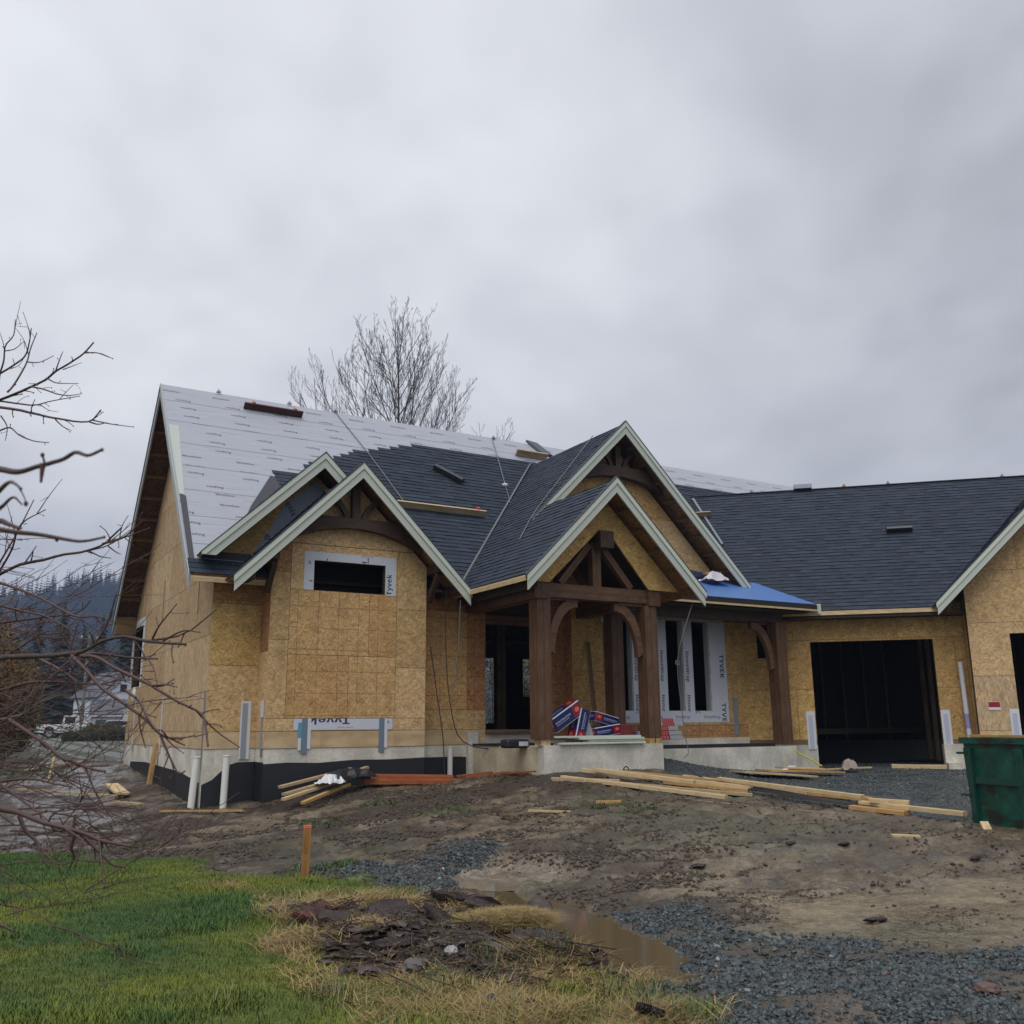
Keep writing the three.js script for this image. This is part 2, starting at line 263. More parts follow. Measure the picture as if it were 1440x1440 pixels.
{ // taped wrap round the bay opening: pieces of a printed roll, the printing upside down and on its side
  const F = FR(0), P = (r, tex, o = [0, 0], s) => part('house_wrap_strip', plate(F, rect(...r), 0.005, 0.009, { s: s ?? [r[2] - r[0], r[3] - r[1]], o: [-r[0] / (r[2] - r[0]), -r[1] / (r[3] - r[1])] }), wrapMat(tex), bay);
  P([-0.93, 4.765, 0.97, 4.93], wrapTex(1024, 96, (x) => { x.save(); x.translate(700, 30); x.rotate(Math.PI); x.font = 'bold 70px sans-serif'; x.fillText('I', -12, 0); x.restore(); x.fillRect(238, 66, 10, 30); x.fillRect(626, 72, 56, 12); x.fillRect(650, 80, 14, 16); x.fillStyle = '#a8452f'; x.font = '30px sans-serif'; x.save(); x.translate(760, 4); x.rotate(Math.PI); x.fillText('mozal.inob', 0, 0); x.restore(); }));
  P([-0.93, 4.18, -0.735, 4.765], wrapTex(128, 384, (x) => { x.font = 'bold 60px sans-serif'; x.fillText("'Λ", 36, 60); x.fillRect(70, 262, 44, 14); }));
  P([0.745, 4.16, 0.97, 4.765], wrapTex(160, 420, (x) => { x.save(); x.translate(30, 400); x.rotate(-Math.PI / 2); x.font = 'bold 104px sans-serif'; x.fillText('Tyvek', -10, 62); x.restore(); x.fillRect(26, 380, 60, 14); }));
  const low = wrapTex(1024, 160, (x) => { x.save(); x.translate(560, -52); x.rotate(Math.PI); x.font = 'bold 150px sans-serif'; x.fillText('Tyvek', -10, -24); x.fillText('V', -430, -14); x.restore(); x.fillStyle = '#c23a34'; x.font = '34px sans-serif'; x.save(); x.translate(615, 118); x.rotate(Math.PI); x.fillText('.www.tyvek.', 0, 0); x.restore(); });
  P([-1.01, 1.565, 0.95, 1.77], low);
  for (const x of [-0.8, 0.73]) { part('hold_down_strap', plate(F, rect(x - 0.055, 1.14, x + 0.055, 1.775), 0.011, 0.015), mat([0.2, 0.27, 0.32], 0.4, { metalness: 0.5 }), bay); part('house_wrap_strip', plate(F, rect(x + 0.057, 1.22, x + 0.12, 1.775), 0.0095, 0.012), M.white, bay); }
  part('house_wrap_strip', plate(F, rect(-0.92, 1.2, -0.86, 1.42), 0.0095, 0.012), M.white, bay);
  part('house_wrap_strip', plate(F, rect(-0.925, 1.42, -0.857, 1.7), 0.0095, 0.012), mat([0.1, 0.3, 0.45], 0.5), bay);
}
{ const w = part('hold_down_strap', plate(FR(-0.55), rect(-1.85, 1.05, -1.66, 2.1), 0.004, 0.007), M.white, house); part('metal_plate', plate(FR(-0.55), rect(-1.82, 1.05, -1.72, 2.06), 0.0075, 0.011), M.steel, w); part('hold_down_strap', plate(LF(-1.55), rect(-0.2, 1.1, -0.1, 2.05), 0.004, 0.008), M.steel, house); part('house_wrap_strip', plate(LF(-1.55), rect(-0.26, 1.8, -0.06, 2.1), 0.009, 0.016), M.white, house); }
// front wall between bay and entry, with printed lines
wall(FR(-0.55), rect(1.65, 1.24, 3.32, 4.42), [], [rim([M.plyRim]), [1.545, 1.95, OSB.tan, 1.65, 2.4], [1.95, 4.0, OSB.red.concat(OSB.line[0]), 1.65, 1.22, 1], [4.0, 4.42, OSB.red, 1.65, 2.4]]);
// entry: header beam, jambs, sill
part('header_beam', box(4.03, 3.87, -0.62, 1.44, 0.2, 0.14), M.timber, house);
part('door_sill', box(4.03, 1.5, -0.6, 1.44, 0.07, 0.3), M.stud, house);
wall(FR(-0.55), rect(4.75, 1.3, 5.35, 4.42), [], [[1.3, 4.42, OSB.red, 4.75, 1.22]]);
part('wall', plate(FR(-0.62), rect(3.32, 3.98, 4.75, 4.42), -0.1, 0), M.inside, house);  // near-black sheet added over the header, standing for the shade under the roof
wall(LF(5.35), rect(-0.55, 1.25, -0.25, 4.42), [], [[1.25, 4.42, OSB.red, 0, 2.44]]);
// window wall under the porch roof: four tall openings between wrapped studs
const wins = [[6.5, 7.02], [7.28, 7.79], [8.04, 8.55], [8.84, 9.37]].map(([a, b]) => [a, 1.93, b, 4.05]);
const ww = wall(FR(-0.25), rect(5.35, 1.25, 10.53, 4.42), wins, [[1.25, 1.6, OSB.red, 5.35, 2.44], [1.6, 2.8, OSB.gold.concat(OSB.tan), 5.35, 2.44], [2.8, 4.42, OSB.gold.concat(OSB.red[1]), 6.2, 2.44]]);
{
  const F = FR(-0.25), vert = (big) => wrapTex(128, 1024, (x) => { x.save(); x.rotate(Math.PI / 2); x.font = (big ? 'bold 84px' : 'bold 66px') + ' sans-serif'; for (const s of [330, 830]) x.fillText(big ? 'TYVEK' : s < 500 ? 'HomeWrap' : 'Homewrap', s, -28); x.restore(); });
  for (const [a, b, big] of [[6.1, 6.498, 1], [7.022, 7.278, 0], [7.792, 8.038, 0], [8.552, 8.838, 0], [9.372, 9.86, 1]]) {
    const s = part('house_wrap_strip', plate(F, a < 6.2 ? [[6.3, 1.93], [6.49, 1.93], [6.49, 4.05], [6.2, 4.1], [6.16, 3.95], [6.3, 3.85], [6.34, 2.7], [6.2, 2.05]] : rect(a, 1.9, b, 4.06), 0.005, 0.009, { s: [big && a > 9 ? 0.5 : b - a, 2.12], o: [-a / (b - a), -1.9 / 2.12] }), wrapMat(vert(0)), ww);
    if (a > 9) part('house_wrap_strip', plate(F, rect(9.62, 1.66, 9.9, 4.06), 0.0095, 0.012, { s: [0.28, 2.4], o: [-9.62 / 0.28, -1.66 / 2.4] }), wrapMat(vert(1)), ww);
  }
  part('house_wrap_strip', plate(F, rect(6.35, 1.66, 9.9, 1.925), 0.0045, 0.008, { s: [1.775, 0.265], o: [-6.35 / 1.775, -1.66 / 0.265] }), wrapMat(wrapTex(1024, 150, (x) => { x.font = '60px sans-serif'; x.fillText('SmeWrap', 60, 100); x.fillText('HomeWrap', 560, 100); x.fillStyle = '#2f5a7a'; x.font = 'bold 60px sans-serif'; x.fillText('JVC', 420, 26); })), ww);
  part('house_wrap_strip', plate(F, rect(6.35, 4.055, 9.9, 4.2), 0.004, 0.008), mat([0.35, 0.38, 0.36], 0.6), ww);
  part('hold_down_strap', plate(F, rect(10.05, 1.35, 10.2, 2.25), 0.005, 0.01), M.steel, ww);
  for (const w of wins) for (const x of [w[0], w[2]]) part('window_jamb', box(x + (x === w[0] ? 0.008 : -0.008), 2.99, -0.34, 0.014, 2.12, 0.16), M.white, ww);
}
part('gable_wall', plate(FR(-0.25), [[2.6, 4.43], [10.55, 4.43], [6.64, 8.24]], -0.15, -0.013), M.inside, house);
{ const w = wall(FR(-0.25), [[2.7, 4.43], [10.5, 4.43], [6.64, 8.24]], [], [[4.43, 5.3, OSB.tan, 4.4], [5.3, 6.5, OSB.tan.concat(OSB.gold), 3.2], [6.5, 7.7, OSB.gold, 4.4], [7.7, 8.4, OSB.red, 4.4]], { thick: 0.04 }); w.name = 'gable_wall'; }
// garage wing
const gOpen = [1.6, -1, 4.42, 3.57], sWin = [0.33, 3.2, 0.6, 4.03];
wall(GF(0), rect(0, 1.12, 5.15, 4.45), [gOpen, sWin], [[1.12, 1.22, [M.stud], 0, 9], [1.22, 2.42, OSB.gold, 1.2, 2.44], [2.42, 3.62, OSB.gold, 0, 2.44], [3.62, 4.45, OSB.gold, 1.2, 2.44]]);
wall(GL(5.12), rect(0, 1.12, 0.6, 4.45), [], [[1.12, 2.42, OSB.gold, 0], [2.42, 4.45, OSB.gold, 0]]);
const eOpen = [5.97, -1, 8.85, 3.6];
const we = wall(GF(0.6), [[5.1, 1.12], [9.75, 1.12], [9.75, 4.65], [7.42, 6.98], [5.1, 4.66]], [eOpen], [[1.12, 1.42, OSB.tan, 5.1], [1.42, 2.64, OSB.pale.slice(0, 1).concat(OSB.tan), 5.1, 2.44], [2.64, 3.86, OSB.tan, 6.3, 2.44], [3.86, 5.08, OSB.tan, 5.1, 2.44], [5.08, 7, OSB.tan, 6.3, 2.44]]);
for (const [F, s, o] of [[GF(0), 1.48, 0], [GF(0), 4.53, 0], [GF(0.6), 5.87, 0.6]]) { const q = part('hold_down_strap', plate(F, rect(s - 0.1, 1.0, s + 0.1, 1.9), 0.006, 0.01), M.white, house); part('metal_plate', plate(F, rect(s - 0.05, 1.02, s + 0.05, 1.8), 0.011, 0.015), mat([0.45, 0.46, 0.55], 0.5), q); }
// interior: floors, ceilings, far walls, studs seen in the garage
{
  part('added_dark_lining', [box(0.05, 4.82, -0.55, 3.0, 0.03, 0.75), box(0.05, 3.1, -0.95, 3.0, 3.5, 0.03), box(-1.36, 3.1, -0.6, 0.03, 3.4, 0.7), box(1.46, 3.1, -0.6, 0.03, 3.4, 0.7)], M.dark, house);  // near-black box added behind the bay opening to keep it dark
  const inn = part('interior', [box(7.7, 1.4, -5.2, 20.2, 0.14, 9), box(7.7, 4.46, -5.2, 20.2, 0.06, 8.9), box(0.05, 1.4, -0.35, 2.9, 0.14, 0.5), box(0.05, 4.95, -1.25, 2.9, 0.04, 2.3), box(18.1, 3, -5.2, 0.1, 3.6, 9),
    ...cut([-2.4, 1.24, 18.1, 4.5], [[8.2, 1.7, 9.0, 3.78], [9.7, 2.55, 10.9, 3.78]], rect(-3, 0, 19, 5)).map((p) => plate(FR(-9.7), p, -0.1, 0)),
    box(2.2, 2.95, -3.2, 0.12, 2.9, 5.0), box(14, 2.95, -4.2, 6, 2.9, 0.12), box(0.05, 3.3, -2.45, 2.95, 3.6, 0.12), box(-1.45, 4.7, -1.5, 0.06, 0.5, 1.8), box(1.55, 4.7, -1.5, 0.06, 0.5, 1.8)], M.inside, house);  // unseen partitions and boxes added to keep the openings dark
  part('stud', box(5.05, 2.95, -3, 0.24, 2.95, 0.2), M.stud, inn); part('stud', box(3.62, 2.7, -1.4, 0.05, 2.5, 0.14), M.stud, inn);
  const gi = part('garage_interior', [plate(GF(-6.6), rect(-1.2, 0, 10, 4.6), -0.1, 0), plate(GL(-0.4), rect(-6.6, 0, -0.2, 4.6), -0.1, 0), plate(GL(10), rect(-6.6, 0, 0.5, 4.6), -0.1, 0), plate(frame(GI.clone().setY(4.15), G, GN), rect(-0.5, -6.7, 9.9, 0.45), 0, 0.05)], M.inside, house);  // unseen side walls and ceiling keep the garage dark
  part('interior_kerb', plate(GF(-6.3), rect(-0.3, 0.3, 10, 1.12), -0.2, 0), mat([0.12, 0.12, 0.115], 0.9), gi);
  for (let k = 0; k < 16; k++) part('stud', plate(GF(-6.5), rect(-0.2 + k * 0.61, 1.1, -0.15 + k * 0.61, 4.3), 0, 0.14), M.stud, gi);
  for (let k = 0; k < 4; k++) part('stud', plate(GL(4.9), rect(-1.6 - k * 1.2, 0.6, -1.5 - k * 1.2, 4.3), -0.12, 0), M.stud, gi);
}
// foundations
const fnd = (F, o, d = 0.2, h) => part('foundation', plate(F, o, -d, -0.012 + (h ?? 0), { s: 2.2 }), M.concrete, house);
fnd(LF(-2.48), rect(-9.74, -0.4, -0.56, 1.24)); const fa = fnd(FR(-0.55), rect(-2.48, -0.4, -1.55, 1.24)); fnd(LF(-1.55), rect(-0.55, -0.4, -0.19, 1.24)); fnd(FR(0), rect(-1.537, -0.2, 1.65, 1.24)); fnd(FR(-0.55), rect(1.65, 0, 3.0, 1.24));
const tar = (F, o) => part('waterproofing', plate(F, o, -0.011, -0.006), M.tar, fa);
tar(LF(-2.48), [[-9.0, 0.2], [-0.55, -0.3], [-0.55, 0.62], [-1.2, 0.68], [-2.6, 0.78], [-4.5, 0.82], [-6.5, 0.86], [-8.6, 0.82]]);
tar(FR(-0.55), [[-2.48, -0.2], [-1.55, -0.2], [-1.55, 1.0], [-1.85, 1.0], [-2.0, 0.96], [-2.15, 0.84], [-2.3, 0.7], [-2.48, 0.62]]);
tar(LF(-1.55), rect(-0.55, -0.2, 0, 1.0)); tar(FR(0), [[-1.55, -0.2], [1.65, -0.2], [1.65, 1.02], [0.9, 1.0], [0.2, 1.01], [-0.5, 0.97], [-1.1, 0.99], [-1.55, 0.97]]); tar(FR(-0.55), [[1.65, 0.2], [3.0, 0.2], [3.0, 0.98], [2.7, 1.0], [1.65, 1.0]]);
fnd(FR(-0.45), rect(2.86, 0.2, 3.1, 1.5)); fnd(FR(-0.55), rect(3.0, 0.9, 5.4, 1.46)); fnd(FR(-0.2), rect(5.4, 0.9, 10.5, 1.3)); 
const tan = mat([0.80, 0.72, 0.58], 0.85, { map: concTex });  // tan stained concrete, with the left-facing shade put into its colour
part('porch_wall', plate(LF(2.97), rect(-0.55, 0.2, 2.33, 1.22), -0.2, 0, { s: 2 }), tan, house);
part('porch_wall', plate(FR(2.35), rect(2.955, 0.2, 5.73, 1.25), -0.2, 0, { s: 2.2 }), M.concrete, house);
part('porch_wall', plate(frame(V(5.73, 0, 2.34), V(0, 0, -1), Y), rect(0, 0.2, 1.5, 1.24), -0.2, 0, { s: 2 }), M.concrete, house);
part('porch_wall', plate(FR(0.95), rect(5.74, 0, 10.85, 1.1), -0.2, 0, { s: 2.2 }), M.concrete, house);
part('porch_wall', plate(frame(V(10.85, 0, 0.945), V(0, 0, -1), Y), rect(0, 0, 0.6, 1.1), -0.2, 0, { s: 2 }), M.concrete, house);
part('porch_slab', [box(4.35, 1.17, 0.9, 2.4, 0.1, 2.7), box(8.2, 1.03, 0.2, 5.0, 0.1, 1.1)], M.concrete, house);
part('porch_membrane', [box(8.0, 1.13, 0.78, 4.4, 0.09, 0.3), box(3.6, 1.24, 0.1, 1.3, 0.035, 1.1)], M.tar, house);
fnd(GF(0), rect(0.2, -0.2, 1.6, 1.12), 0.2); fnd(GF(0), rect(4.42, -0.2, 5.1, 1.12), 0.2, 0.06); fnd(GF(0.6), rect(5.1, -0.2, 5.97, 1.12), 0.2); part('foundation', plate(GL(4.43), rect(-0.2, -0.1, 0.3, 0.7), -0.3, 0), M.concrete, house);

// ---------------------------------------------------------------- roofs
const EXP = 0.142;
function shingleGeo(F, rowPolys, len, { base = 0.0, tone = 1, blue = 1 } = {}) {
  const P = [], N = [], C = [], U = [];
  const n = F.N, dn = F.B.clone().negate();
  const put = (a, b, d, nn, c) => { const p = at(F, a, b, d); P.push(p.x, p.y, p.z); N.push(nn.x, nn.y, nn.z); C.push(...c); U.push(a, b); };
  for (let j = 0; j * EXP < len; j++) {
    const b0 = j * EXP, b1 = b0 + EXP;
    for (const poly of rowPolys(j, b0, b1)) {
      const xs = poly.map((p) => p[0]), x0 = Math.min(...xs), x1 = Math.max(...xs), band = ccw(poly);
      let a = x0 - rr(0, 0.3);
      while (a < x1) {
        const w = rr(0.14, 0.36), thick = rnd() < 0.5 ? 0.005 : 0.0125, q = clip([[a, b0], [a + w - 0.002, b0], [a + w - 0.002, b1], [a, b1]], band); a += w;
        if (q.length < 3) continue;
        const v = (rr(0.72, 1.3) * (thick > 0.01 ? 1.06 : 0.88)) * tone, c = [0.034 * v, 0.043 * v, 0.057 * v * blue], cd = c.map((k) => k * 0.55);
        const dep = (b) => base + 0.004 + lerp(thick + 0.006, 0.002, (b - b0) / EXP);
        for (let k = 1; k < q.length - 1; k++) for (const p of [q[0], q[k], q[k + 1]]) put(p[0], p[1], dep(p[1]), n, c);
        const lo = q.filter((p) => p[1] < b0 + 1e-6).map((p) => p[0]);
        if (lo.length > 1) { const l = Math.min(...lo), r = Math.max(...lo); for (const [pa, pd] of [[l, 0], [r, 0], [r, 1], [l, 0], [r, 1], [l, 1]]) put(pa, b0, pd ? dep(b0) : base - 0.002, dn, cd); }
      }
    }
  }
  const g = new THREE.BufferGeometry();
  g.setAttribute('position', new THREE.Float32BufferAttribute(P, 3)); g.setAttribute('normal', new THREE.Float32BufferAttribute(N, 3)); g.setAttribute('uv', new THREE.Float32BufferAttribute(U, 2)); g.setAttribute('color', new THREE.Float32BufferAttribute(C, 3)); return g;
}
const inPolys = (polys) => (j, b0, b1) => polys.map((p) => clip(ccw(p), [[-50, b0], [50, b0], [50, b1], [-50, b1]])).filter((p) => p.length > 2);
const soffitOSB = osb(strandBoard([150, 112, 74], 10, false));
function slope(F, polys, len, { cover = true, tone, blue, soffit = soffitOSB } = {}) {
  const s = part('roof_slope', polys.map((p) => plate(F, p, -0.05, 0, { s: [1.22, 2.44] })), soffit, house);
  if (cover) part('shingles', shingleGeo(F, inPolys(polys), len, { tone, blue }), M.shingle, s, 'stuff');
  return s;
}
const MS = 1.088, ML = Math.hypot(1, MS), MF = frame(V(0, 4.36, -0.1), X, V(0, MS, -1)), MB = frame(V(0, 4.36, -9.6), V(-1, 0, 0), V(0, MS, 1)), RT = 4.75 * ML;
const GAP = [-1.45, -1, 1.7, 2.1], mOut = rect(-4, -1, 19, 9), ms = slope(MF, cut([-3, 0, 18.3, RT], [GAP], mOut), RT, { cover: false });
const mb = slope(MB, [rect(-18.3, 0, 3, RT)], RT, { cover: false, soffit: osb(strandBoard([92, 68, 50], 20, false)) });
{ // white underlayment in lapped strips, faint printing on it
  const t = canvasTex(1024, 1024, (x, w, h) => {
    x.fillStyle = '#b3b5bd'; x.fillRect(0, 0, w, h);
    for (let i = 0; i < 90; i++) { x.fillStyle = `rgba(${rnd() < 0.5 ? '255,255,255' : '120,125,140'},0.05)`; x.fillRect(rr(-200, w), rr(0, h), rr(150, 700), rr(3, 26)); }
    x.font = 'bold 44px sans-serif'; x.fillStyle = 'rgba(40,42,54,0.95)';
    for (let r = 0; r < 6; r++) for (let k = -1; k < 3; k++) { const px = k * 512 + (r >> 1) * 170 + (r % 2) * 18, py = 130 + r * 165; if ((r >> 1) % 2) x.fillText('Weather', px + 90, py); else x.fillText('roofing', px + 60, py); x.fillStyle = 'rgba(120,122,135,0.5)'; x.fillText('......', px + 230, py - 3); x.fillStyle = 'rgba(40,42,54,0.95)'; }
    x.strokeStyle = 'rgba(60,64,80,0.6)'; x.lineWidth = 3; for (let k = 0; k < 16; k++) { const y = rr(0, h), a = rr(0, w); x.beginPath(); x.moveTo(a, y); x.lineTo(a + rr(60, 420), y + rr(-2, 2)); x.stroke(); }
  });
  const m = mat([0.80, 0.81, 0.83], 0.5, { map: t, bumpMap: dataTex(256, 256, (u, v) => [tn(u * 0.5, v, 10, 4)]), bumpScale: 0.01 });
  for (let k = 0; k < 8; k++) {
    const b0 = k * 0.9, b1 = Math.min(b0 + 0.98, RT); if (b0 > RT) break;
    const g = merge(cut([-3.0, b0, 18.3, b1], [GAP], mOut).map((q) => plate(MF, q, 0.001, 0.004, { s: [2.3, 2.3], o: [k * 0.37, k * 0.21] }))), p = g.attributes.position;
    for (let i = 0; i < p.count; i++) { const l = (1 - ((p.getZ(i) + 0.1) * -ML - b0) / 0.98) * 0.006; p.setXYZ(i, p.getX(i) + MF.N.x * l, p.getY(i) + MF.N.y * l, p.getZ(i) + MF.N.z * l); }
    part('underlayment_strip', g, m, ms);
  }
  const left = [[0, -3], [0.44, -3], [0.45, -0.4], [3.5, -0.85], [3.83, -0.85], [3.84, -0.1], [4.2, -0.05], [4.57, 0.6], [5.07, 1.2], [5.4, 2.0], [5.6, 2.5], [5.98, 3.3]];
  const xl = (b) => { for (let i = 1; i < left.length; i++) if (b <= left[i][0]) { const [a0, x0] = left[i - 1], [a1, x1] = left[i]; return lerp(x0, x1, clamp((b - a0) / (a1 - a0 || 1), 0, 1)); } return 99; };
  part('shingles', shingleGeo(MF, (j, b0, b1) => (b1 < 6.02 ? cut([xl(b0 + 0.02) + rr(-0.06, 0.06), b0, 12.6, b1], [GAP], mOut) : []).concat(b1 < 6.1 ? [rect(12.6, b0, 18.2, b1)] : []), 6.2, { base: 0.009, tone: 0.95 }), M.shingle, ms, 'stuff');
  part('ridge_felt', [plate(MF, [[-2.78, 0.45], [-1.5, 0.45], [-1.5, 2.1], [-0.2, 3.5], [-0.98, 3.58], [-1.42, 2.67], [-1.6, 2.3], [-1.76, 1.86], [-2.15, 1.42], [-2.5, 0.93]], 0.0125, 0.016), plate(MF, [[-3.0, 0.42], [-2.9, 0.42], [-2.87, 2.45], [-2.99, 2.5]], 0.0125, 0.016)], M.felt, ms);
  part('starter_strip', plate(MF, [[-3.0, 2.5], [-2.9, 2.5], [-2.78, 5.2], [-3.0, 5.2]], 0.012, 0.014), mat([0.45, 0.48, 0.44], 0.6), ms);
}
// eave and rake boards of the main roof
part('eave_board', box(-2.27, 4.27, -0.115, 1.46, 0.1, 0.03), M.lumber, house);
{ const F = frame(V(-3.0, 0, 0), Z, Y), r = 4.36 + MS * 4.75;
  const rk = part('rake_board', plate(F, [[-9.6, 4.36], [-9.6, 4.08], [-4.85, r - 0.28], [-0.1, 4.08], [-0.1, 4.36], [-4.85, r + 0.015]], 0, 0.035), M.fasciaGrey, house);
  part('rake_board', plate(F, [[-4.85, r + 0.03], [-4.85, r - 0.05], [-9.65, 4.27], [-9.65, 4.4]], 0.036, 0.05), M.felt, rk);
  part('rake_board', plate(F, [[-4.85, r + 0.03], [-4.85, r - 0.07], [-0.05, 4.26], [-0.05, 4.36]], 0.036, 0.05), mat([0.42, 0.44, 0.42], 0.5), rk);
  for (let k = 0; k < 11; k++) { const t = 0.25 + k * 0.62; const p = at(MB, 2.74, t, -0.1); part('lookout', bar(V(-2.97, p.y, p.z), V(-2.5, p.y, p.z), 0.045, 0.1, V(0, 1, -1)), M.stud, mb); }
  part('soffit_return', [box(-2.74, 4.06, -9.5, 0.5, 0.03, 0.45), plate(FR(-9.3), [[-3, 4.05], [-2.49, 4.05], [-2.49, 4.5], [-3, 4.5]], 0, 0.02)], M.stud, mb);
  const f2 = frame(V(-2.2, 0, -10.3), Z, Y); part('eave_board', plate(f2, [[-0.1, 3.6], [0.3, 4.05], [0.3, 4.3], [-0.1, 3.9]], 0, 0.03), M.fascia, house); }
// gables: two slopes, two-part rake boards with plumb-cut tips
function rakes(F, cx, py, m, hl, hr, yc = -9, lit = M.fascia) {
  const seat = (p) => clip(ccw(p), rect(-50, yc, 50, 50));
  const D = 0.28, T = 0.115;
  for (const [s, h] of [[-1, hl], [1, hr]]) {
    const e = [cx + s * h, py - m * h], b = part('rake_board', plate(F, seat([[cx, py - 0.004], e, [e[0], e[1] - D], [cx, py - D]]), 0, 0.038, { s: 3 }), lit, house);
    part('rake_moulding', plate(F, seat([[cx, py + 0.02], [e[0] + s * 0.02, e[1]], [e[0] + s * 0.02, e[1] - T], [cx, py - T + 0.02]]), 0.039, 0.062), M.mould, b);
    part('drip_edge', plate(F, [[cx, py + 0.05], [e[0] + s * 0.03, e[1] + 0.015], [e[0] + s * 0.03, e[1]], [cx, py + 0.022]], -0.02, 0.07), M.felt, b);
  }
}
function gableRoof(cx, zf, py, m, hl, hr, zEl, zEr, zR, opt = {}) {
  const l = Math.hypot(1, m), L = frame(V(cx - hl, py - m * hl, 0), Z, V(1, m, 0)), R = frame(V(cx + hr, py - m * hr, 0), V(0, 0, -1), V(-1, m, 0));
  const a = opt.left ?? [[[zEl, 0], [zf, 0], [zf, hl * l], [zR, hl * l]]];
  return [slope(L, a, hl * l, opt), slope(R, [[[-zf, 0], [-zEr, 0], [-zR, hr * l], [-zf, hr * l]]], hr * l, opt), L, R];
}
gableRoof(-0.6, 0.0, 6.9, 0.96, 2.24, 0.9, -0.75, -0.75, -2.6); rakes(FR(0.0), -0.6, 6.9, 0.96, 2.24, 0.72, 4.7);
gableRoof(0.0, 0.55, 6.64, 1.0, 2.37, 2.37, -0.2, -0.2, -2.3); rakes(FR(0.55), 0.0, 6.64, 1.0, 2.37, 2.37);
const S2 = Math.SQRT2, bD = 2.01 * S2, bC = 4.28 * S2;
const [cL] = gableRoof(6.64, 0.28, 8.6, 1.0, 4.28, 3.65, 0, -2.0, -4.1, { left: [[[-0.45, 0], [2.9, 0], [2.9, bD], [-1.95, bD]], [[-1.95, bD], [0.28, bD], [0.28, bC], [-4.05, bC]]], tone: 1.0 });
rakes(FR(0.28), 6.64, 8.62, 1.0, 2.6, 3.65, 4.86);
{ const R = frame(V(6.5, 4.2, 0), V(0, 0, -1), V(-1, 1, 0)); slope(R, [rect(-2.9, 0, 0.25, 2.13 * S2)], 3.2); rakes(FR(2.9), 4.37, 6.35, 1.0, 2.06, 2.13); }
part('valley_flashing', bar(V(2.62, 4.62, -0.28), V(6.62, 8.68, -4.0), 0.05, 0.012), mat([0.12, 0.13, 0.14], 0.5), cL);
part('eave_board', bar(V(2.36, 4.26, -0.2), V(2.3, 4.24, 2.86), 0.03, 0.1), M.lumber, house);
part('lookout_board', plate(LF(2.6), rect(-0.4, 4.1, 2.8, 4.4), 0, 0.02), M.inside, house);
for (let k = 0; k < 8; k++) part('lookout', bar(V(6.95 + k * 0.4, 8.12 - k * 0.4, 0.24), V(6.95 + k * 0.4, 8.12 - k * 0.4, -0.22), 0.045, 0.09, V(1, 1, 0)), M.stud, house);
for (let k = 0; k < 5; k++) part('lookout', bar(V(4.75 + k * 0.38, 5.79 - k * 0.38, 2.86), V(4.75 + k * 0.38, 5.79 - k * 0.38, 2.45), 0.045, 0.09, V(1, 1, 0)), M.stud, house);
// garage roofs
const GE = frame(GI.clone().addScaledVector(GN, 0.45).setY(4.28), G, V(0, 1, 0).sub(GN)), gl = 4.0 * S2;
const gs = slope(GE, [[[-3.3, 0.9], [-0.2, 0], [4.75, 0], [7.6, 2.85 * S2], [7.6, gl], [-3.3, gl]], [[7.6, 2.2], [12, 0.2], [12, gl], [7.6, gl]]], gl, { tone: 0.92, blue: 1.0 });
slope(frame(GI.clone().addScaledVector(GN, -7.55).setY(4.28), G.clone().negate(), V(0, 1, 0).add(GN)), [rect(-12, 0, 1.5, gl)], gl, { cover: false });
part('eave_board', plate(GF(0.45), rect(-0.2, 4.17, 4.5, 4.27), 0, 0.03), M.lumber, house);
{ const o = 1.1, L = frame(GI.clone().addScaledVector(G, 4.4).setY(4.28), GN, V(0, 1, 0).add(G)), R = frame(GI.clone().addScaledVector(G, 10.44).setY(4.28), GN.clone().negate(), V(0, 1, 0).sub(G)), b = 3.02 * S2;
  slope(L, [[[0.3, 0], [o, 0], [o, b], [-2.6, b]]], b, { tone: 0.85 }); slope(R, [[[-o, 0], [-0.3, 0], [2.6, b], [-o, b]]], b); rakes(GF(o), 7.42, 7.32, 1.0, 3.02, 3.02);
  part('valley_flashing', bar(at(GE, 4.45, 0, 0.03), at(GE, 7.4, 2.92 * S2, 0.03), 0.05, 0.012, GE.N), mat([0.16, 0.17, 0.19], 0.5), gs); }
part('valley_flashing', bar(at(GE, -1.22, gl - 0.12, 0.04), at(GE, -0.4, 2.15 * S2, 0.04), 0.06, 0.012, GE.N), mat([0.2, 0.21, 0.23], 0.5), gs);
part('ridge_cap', bar(at(GE, -1.3, gl, 0.0), at(GE, 12, gl, 0.0), 0.16, 0.02), M.felt, gs);
// low porch roof under blue membrane
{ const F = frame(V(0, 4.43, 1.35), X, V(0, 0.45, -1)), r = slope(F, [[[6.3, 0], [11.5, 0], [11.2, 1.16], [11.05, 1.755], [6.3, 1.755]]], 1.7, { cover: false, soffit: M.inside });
  part('roof_membrane', plate(F, [[6.3, 0.0], [11.48, 0.0], [11.18, 1.16], [11.03, 1.75], [6.3, 1.75]], 0.002, 0.008), M.blueSkin, r);
  part('eave_board', box(8.95, 4.36, 1.365, 5.1, 0.11, 0.025), M.dark, r); part('eave_board', box(8.95, 4.285, 1.375, 5.1, 0.045, 0.03), M.lumber, r); part('eave_board', box(11.5, 4.33, 1.2, 0.09, 0.24, 0.42), M.mould, r);
  part('soffit', plate(frame(V(0, 4.24, 0), X, V(0, 0, -1)), rect(5.75, -1.3, 11.2, 0.2), -0.02, 0), M.inside, r); }
